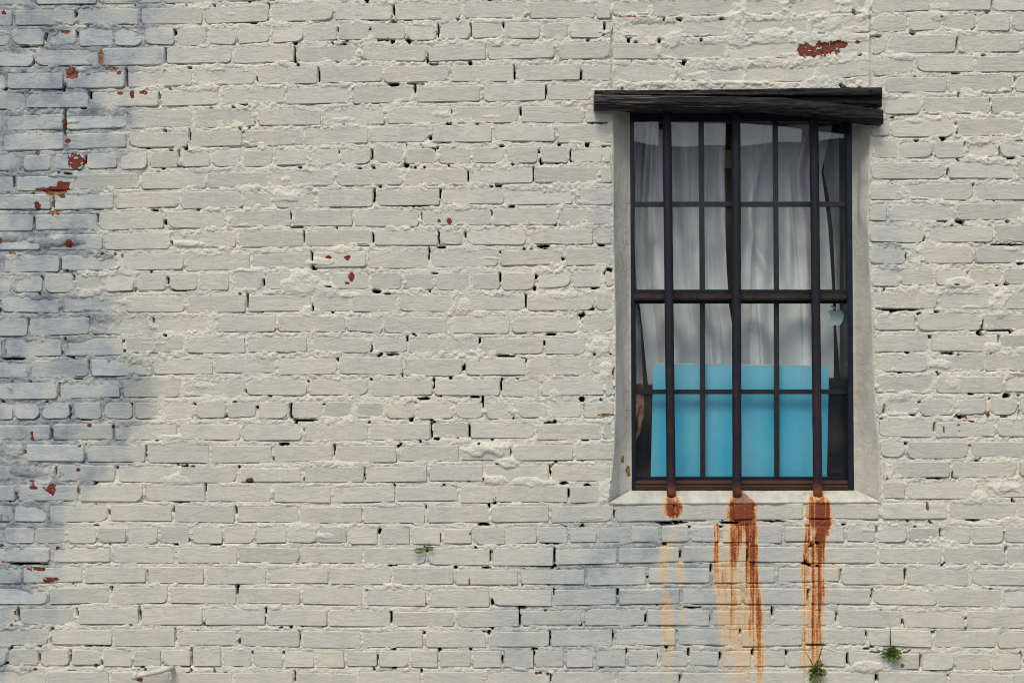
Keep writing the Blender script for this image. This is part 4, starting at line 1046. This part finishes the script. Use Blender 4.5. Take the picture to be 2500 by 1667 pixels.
# ------------------------------------------------------------------ security bars
def tube(name, p0, p1, r, mat, seg=20, rings=60, wob=0.0, parent=None):
    p0, p1 = Vector(p0), Vector(p1)
    ax = (p1 - p0).normalized()
    a = ax.orthogonal().normalized(); c = ax.cross(a)
    vs = []; fs = []
    for i in range(rings + 1):
        q = p0.lerp(p1, i / rings)
        for j in range(seg):
            th = 2 * math.pi * j / seg
            rr = r * (1 + wob * mnoise.noise(Vector((math.cos(th), math.sin(th), i * .35))))
            vs.append(q + a * (rr * math.cos(th)) + c * (rr * math.sin(th)))
    for i in range(rings):
        for j in range(seg):
            fs.append((i * seg + j, i * seg + (j + 1) % seg, (i + 1) * seg + (j + 1) % seg, (i + 1) * seg + j))
    fs.append(tuple(range(seg))[::-1]); fs.append(tuple(range(rings * seg, (rings + 1) * seg)))
    return link(name, mesh_py(name, vs, fs), mat, parent, True)
BD = .036
for (xt, xb, lab) in ((1627.5, 1639.0, 'round iron window bar nearest the left reveal, small rust patch at its foot'),
                      (1796.5, 1799.5, 'round iron bar in the middle of the window, widest rust run below it'),
                      (1986.5, 1996.5, 'round iron window bar nearest the apple sticker and right reveal')):
    o = tube('window_bar', P(xt, 250, BD), P(xb, 1216, BD), .0152, M_IRON, wob=.05)
    tag(o, lab, 'bar', 'iron bars over the window')

# ------------------------------------------------------------------ timber over the window
lt = empty('timber_lintel', (0, 0, 0))
def plank(name, top, bot, d_front, d_back, bulge, parent, n=130, m=10, seed=0):
    """plank with cracked grain: top / bottom edges as (px, py) tables"""
    x0, x1 = top[0][0], top[-1][0]
    rows = []
    for i in range(n + 1):
        x = x0 + (x1 - x0) * i / n
        yt = np.interp(x, [a for a, _ in top], [b for _, b in top]) + 1.1 * float(fbm(np.array(x), np.array(1.), 60, 3, seed)) + .7 * float(fbm(np.array(x), np.array(1.), 12, 2, seed + 3))
        yb = np.interp(x, [a for a, _ in bot], [b for _, b in bot]) + 1.0 * float(fbm(np.array(x), np.array(9.), 50, 3, seed + 1))
        sec = []
        for j in range(m + 1):
            v = j / m
            y = yt + (yb - yt) * v
            crack = float(fbm(np.array(x * .12), np.array(y), 5, 3, seed + 7))
            d = d_front - bulge * math.sin(math.pi * v) + .004 * crack + (.005 if j in (0, m) else 0)
            sec.append(P(x, y, d))
        k_ = (sec[0], sec[-1])
        rows.append([Vector((k_[0].x, d_back, k_[0].z))] + sec + [Vector((k_[1].x, d_back, k_[1].z))])
    W = m + 3
    vs = [p for r in rows for p in r]
    fs = [(i * W + j, i * W + j + 1, (i + 1) * W + j + 1, (i + 1) * W + j) for i in range(n) for j in range(W - 1)]
    fs += [(i * W + W - 1, i * W, (i + 1) * W, (i + 1) * W + W - 1) for i in range(n)]
    fs.append(tuple(range(W))[::-1]); fs.append(tuple(range(n * W, (n + 1) * W)))
    o = link(name, mesh_py(name, vs, fs), M_TIMBER)
    o.parent = parent
    return o
plank('back_plank', [(1452,221),(1640,220),(1860,217),(2060,215),(2153,214)], [(1452,240),(1860,238),(1990,258),(2153,260.5)], -.028, .02, .0, lt, seed=301)
plank('upper_strip', [(1470,226),(1660,228),(1860,226),(2060,220),(2154,217)], [(1470,232),(1660,235),(1860,235),(2060,236),(2154,235)], -.040, -.02, .003, lt, n=120, m=4, seed=311)
plank('front_plank', [(1451,232),(1660,234),(1800,236),(1905,239),(1990,247),(2080,257.5),(2157,269)], [(1451,264.5),(1700,264.5),(1850,267),(1960,277),(2060,290),(2157,303)], -.058, .012, .006, lt, seed=317)
for (nx_, ny_) in ((1901, 222.5), (2126, 219.5)):
    hd = tube('nail', P(nx_, ny_, -.0445), P(nx_, ny_, -.02), .0035, M_BRONZE, 10, 2)
    hd.parent = lt
tag(lt, 'blackened split timber planks nailed over the head of the window', 'lintel')

# ------------------------------------------------------------------ painted pipe stub low on the left
def sweep(name, pts, rad, mat, seg=12, parent=None):
    vs = []; fs = []
    n = len(pts)
    ref = Vector((.1, .2, 1)).normalized()
    for i, (p, r) in enumerate(zip(pts, rad)):
        t_ = (pts[min(i + 1, n - 1)] - pts[max(i - 1, 0)]).normalized()
        a_ = (ref - t_ * ref.dot(t_)).normalized()
        ref = a_
        c_ = t_.cross(a_).normalized()
        for j in range(seg):
            th = 2 * math.pi * j / seg
            vs.append(p + a_ * (r * math.cos(th)) + c_ * (r * math.sin(th)))
    for i in range(n - 1):
        for j in range(seg):
            fs.append((i * seg + j, i * seg + (j + 1) % seg, (i + 1) * seg + (j + 1) % seg, (i + 1) * seg + j))
    fs.append(tuple(range(seg))[::-1]); fs.append(tuple(range((n - 1) * seg, n * seg)))
    o = link(name, mesh_py(name, vs, fs), mat, None, True)
    o.parent = parent
    return o
pp = empty('pipe_stub', (0, 0, 0))
path = [P(420, 1629, .03), P(420, 1629, .0), P(418.5, 1629.5, -.020), P(413, 1631, -.034), P(403, 1634, -.041), P(385, 1639, -.043), P(360, 1644.5, -.043), P(340, 1648, -.042), P(330, 1649.5, -.041)]
sweep('pipe', path, [.0085, .0085, .0088, .009, .009, .0085, .0084, .0086, .0086], M_RENDER, parent=pp)
sweep('collar', [P(334, 1640, -.042), P(331, 1645, -.042), P(328.5, 1652, -.042), P(327.5, 1658, -.042)], [.0095, .0115, .0105, .010], M_RENDER, 6, pp)
tag(pp, 'bent pipe stub painted over like the wall, at the lower left', 'pipe')

# ------------------------------------------------------------------ ferns rooted in the joints
def frond(root, dirx, dirz, out, length, leaf, mat, parent, pairs=9, name='frond'):
    """arching frond: stem with paired leaflets, one mesh"""
    vs = []; fs = []
    base = Vector(root)
    pts = []
    for i in range(pairs + 2):
        t = i / (pairs + 1)
        pts.append(base + Vector((dirx * length * t, -out * length * (t - .35 * t * t) , dirz * length * (t - .45 * t * t * (1 if dirz > .2 else .4)) - .12 * length * t * t)))
    def tri(a_, b_, c_, d_):
        o_ = len(vs); vs.extend([a_, b_, c_, d_]); fs.append((o_, o_ + 1, o_ + 2, o_ + 3))
    for i in range(len(pts) - 1):
        ax = (pts[i + 1] - pts[i]).normalized()
        side = ax.cross(Vector((0, 1, 0)))
        side = side.normalized() if side.length > 1e-3 else Vector((1, 0, 0))
        w = .0011 * (1 - i / len(pts))
        tri(pts[i] - side * w, pts[i] + side * w, pts[i + 1] + side * w * .8, pts[i + 1] - side * w * .8)
        if i == 0: continue
        ll = leaf * math.sin(math.pi * (.18 + .80 * i / len(pts))) * random.uniform(.8, 1.2)
        for sg in (-1, 1):
            dr = (side * sg + ax * .55 + Vector((0, random.uniform(-.35, .1), random.uniform(-.15, .15)))).normalized()
            nn = dr.cross(ax).normalized(); wd = ax * (ll * .20)
            p = pts[i]
            mid = p + dr * ll * .5 + nn * ll * .06
            tri(p, mid - wd, p + dr * ll, mid + wd)
    o = link(name, mesh_py(name, vs, fs), mat); o.parent = parent
    return o
def blade(root, dx, dz, out, length, w, mat, parent):
    vs = []; fs = []
    n = 6; base = Vector(root)
    for i in range(n + 1):
        t = i / n
        p = base + Vector((dx * length * t * (1 + .3 * t), -out * length * t, dz * length * t - .15 * length * t * t))
        ww = w * (1 - t) ** .6 * (.5 + t if t < .5 else 1)
        vs += [p - Vector((ww * dz, 0, -ww * dx)), p + Vector((0, -ww * .5, 0)), p + Vector((ww * dz, 0, -ww * dx))]
    for i in range(n):
        for j in range(2): fs.append((i * 3 + j, i * 3 + j + 1, i * 3 + j + 4, i * 3 + j + 3))
    o = link('blade', mesh_py('blade', vs, fs), mat); o.parent = parent
    return o
def fern(px, py, fronds, blades, label, scale=1.0):
    root = P(px, py, -.007)
    f = empty('fern', (0, 0, 0))
    for (ax, az, L, lf, mt) in fronds:
        frond(root + Vector((random.uniform(-.004, .004), 0, random.uniform(-.003, .003))), ax, az, random.uniform(.35, .7), L * scale, lf * scale, mt, f)
    for (ax, az, L, w) in blades:
        blade(root, ax, az, random.uniform(.25, .5), L * scale, w, random.choice([M_LEAF, M_LEAF2]), f)
    return tag(f, label, 'fern', 'ferns rooted in the wall')
A_, B_ = M_LEAF, M_LEAF2
fern(2174, 1598, [(-.15,1.0,.055,.014,B_),(.1,.9,.045,.014,A_),(-.55,.7,.045,.012,A_),(.55,.6,.042,.013,A_),(-.8,.3,.035,.012,A_),(.8,.25,.035,.013,A_),(.3,-.2,.03,.013,A_),(-.25,-.25,.030,.013,A_),(.0,.5,.035,.014,A_),(-.4,.1,.03,.013,A_),(.5,-.5,.03,.012,B_),(.15,.2,.03,.014,A_)],
     [(-.08,1.3,.075,.0026),(.75,.6,.055,.0022),(-.9,.55,.05,.0018),(.85,-.25,.05,.002),(.35,.95,.045,.0018)], 'bushy green fern growing from a joint at the lower right', 1.3)
fern(1992, 1642, [(-.35,.9,.050,.011,B_),(.15,1.1,.060,.014,B_),(.1,.6,.045,.014,A_),(.6,.35,.04,.012,A_),(-.6,.3,.035,.012,A_),(-.3,-.5,.035,.012,A_),(.2,-.7,.035,.011,B_),(.75,.05,.035,.011,B_),(0,.2,.035,.014,A_),(-.15,.4,.04,.013,A_)],
     [(-.45,1.2,.062,.0018),(-.3,-1.0,.05,.0024),(.05,-.9,.042,.0028),(.2,1.4,.07,.002)], 'yellowing fern at the foot of the rightmost rust run', 1.35)
fern(1042, 1342, [(-.9,.15,.030,.009,A_),(.05,.9,.022,.008,A_),(.7,.45,.022,.007,A_)], [(-1.0,.2,.034,.0018),(.25,1.0,.026,.0016),(.85,.5,.024,.0016),(-.6,.45,.022,.0018)], 'tiny green fern sprouting from a joint left of the window', 1.5)

# ------------------------------------------------------------------ person standing inside, one hand showing past the curtain
def person():
    pd = .33
    hand = P(1558, 1003, pd)
    ox = hand.x - .27; oy = pd + .06
    z0 = hand.z - .79
    def q(x, y, z): return Vector((ox + x, oy + y, z0 + z))
    chain = []; rad = []; edges = []; mats = []
    def add(p, r, parent=None):
        chain.append(p); rad.append(r); i = len(chain) - 1
        if parent is not None: edges.append((parent, i))
        return i
    pel = add(q(0, 0, .95), (.15, .11))
    ab = add(q(0, 0, 1.12), (.135, .10), pel); ch = add(q(0, 0, 1.32), (.16, .11), ab); nk = add(q(0, 0, 1.47), (.06, .06), ch)
    hd = add(q(0, -.02, 1.58), (.075, .085), nk); add(q(0, -.02, 1.70), (.070, .085), hd)
    for s in (-1, 1):
        hp = add(q(s * .09, 0, .86), (.095, .095), pel); kn = add(q(s * .10, -.01, .48), (.062, .062), hp); an = add(q(s * .10, .02, .08), (.042, .045), kn); add(q(s * .11, -.15, .03), (.038, .03), an)
        sh = add(q(s * .18, 0, 1.39), (.065, .065), ch)
        el = add(q(s * .255, .03, 1.10), (.044, .044), sh)
        wr = add(q(s * .268, -.06, .865), (.027, .024), el)
        pm = add(q(s * .270, -.075, .80), (.036, .020), wr)
        for k in range(4):
            b0 = add(q(s * .272, -.075 + (k - 1.5) * .017 - .012, .755), (.0085, .0085), pm)
            L = (.068, .078, .072, .056)[k]
            b1 = add(q(s * .268, -.085 + (k - 1.5) * .017, .755 - L * .55), (.008, .008), b0)
            add(q(s * .252, -.085 + (k - 1.5) * .016, .755 - L), (.0065, .0065), b1)
        t0 = add(q(s * .262, -.115, .815), (.0105, .0105), pm); add(q(s * .255, -.125, .77), (.008, .008), t0)
    me = bpy.data.meshes.new('body')
    me.from_pydata([tuple(v) for v in chain], edges, []); me.update()
    o = link('person', me)
    me.materials.append(M_SHIRT); me.materials.append(M_SKIN)
    sk = o.modifiers.new('skin', 'SKIN'); sk.use_smooth_shade = True
    for i, v in enumerate(me.skin_vertices[0].data):
        v.radius = rad[i]; v.use_root = (i == 0)
    ss = o.modifiers.new('smooth', 'SUBSURF'); ss.levels = 2; ss.render_levels = 2
    dg = bpy.context.evaluated_depsgraph_get()
    ev = bpy.data.meshes.new_from_object(o.evaluated_get(dg))
    o.modifiers.clear(); o.data = ev
    if len(ev.materials) < 2:
        ev.materials.clear(); ev.materials.append(M_SHIRT); ev.materials.append(M_SKIN)
    for p in ev.polygons:
        c = p.center; z = c.z - z0; xx = abs(c.x - ox)
        p.material_index = 1 if (z > 1.45 or (xx > .20 and z < 1.16 and z > .6)) else 0
        p.use_smooth = True
    # face and hair
    for nm, cx, cy, cz, r, mt in (('nose', 0, -.108, 1.63, (.013, .018, .022), M_SKIN), ('ear', .082, 0, 1.63, (.010, .020, .030), M_SKIN), ('ear', -.082, 0, 1.63, (.010, .020, .030), M_SKIN), ('eye', .032, -.094, 1.655, (.012, .008, .007), M_HAIR), ('eye', -.032, -.094, 1.655, (.012, .008, .007), M_HAIR), ('mouth', 0, -.098, 1.575, (.024, .006, .005), M_SKIN), ('hair', 0, .016, 1.70, (.092, .108, .085), M_HAIR)):
        bm = bmesh.new(); bmesh.ops.create_icosphere(bm, subdivisions=2, radius=1)
        for v in bm.verts: v.co = q(cx + v.co.x * r[0], cy + v.co.y * r[1], cz + v.co.z * r[2])
        m2 = bpy.data.meshes.new(nm); bm.to_mesh(m2); bm.free()
        link(nm, m2, mt, o, True)
    tag(o, 'person in dark clothes inside, one bare hand hanging below the curtain hem', 'person')
person()

# ------------------------------------------------------------------ low building across the street (it shows in the glass)
ob = empty('street_building', (0, 0, 0))
def opart(name, lo, hi, mat, parent=ob, bev=0):
    o = link(name, box_mesh(name, lo, hi, bev), mat); o.parent = parent
    return o
opart('wall', (-24, -24, -.1), (26, -16.2, 4.1), M_STUCCO)
opart('parapet', (-24.2, -24.2, 4.1), (26.2, -16.0, 4.45), M_KERB)
for i in range(7):
    x = -21 + i * 6.6
    w_ = opart('window', (x, -16.24, .9), (x + 2.6, -16.14, 2.9), M_SHOPGLASS)
    opart('sill', (x - .1, -16.2, .78), (x + 2.7, -16.02, .9), M_KERB, w_)
opart('door', (-18.0 + 13.2, -16.24, .0), (-16.9 + 13.2, -16.12, 2.2), M_BRONZE)
tag(ob, 'low grey stucco building across the street', 'building')
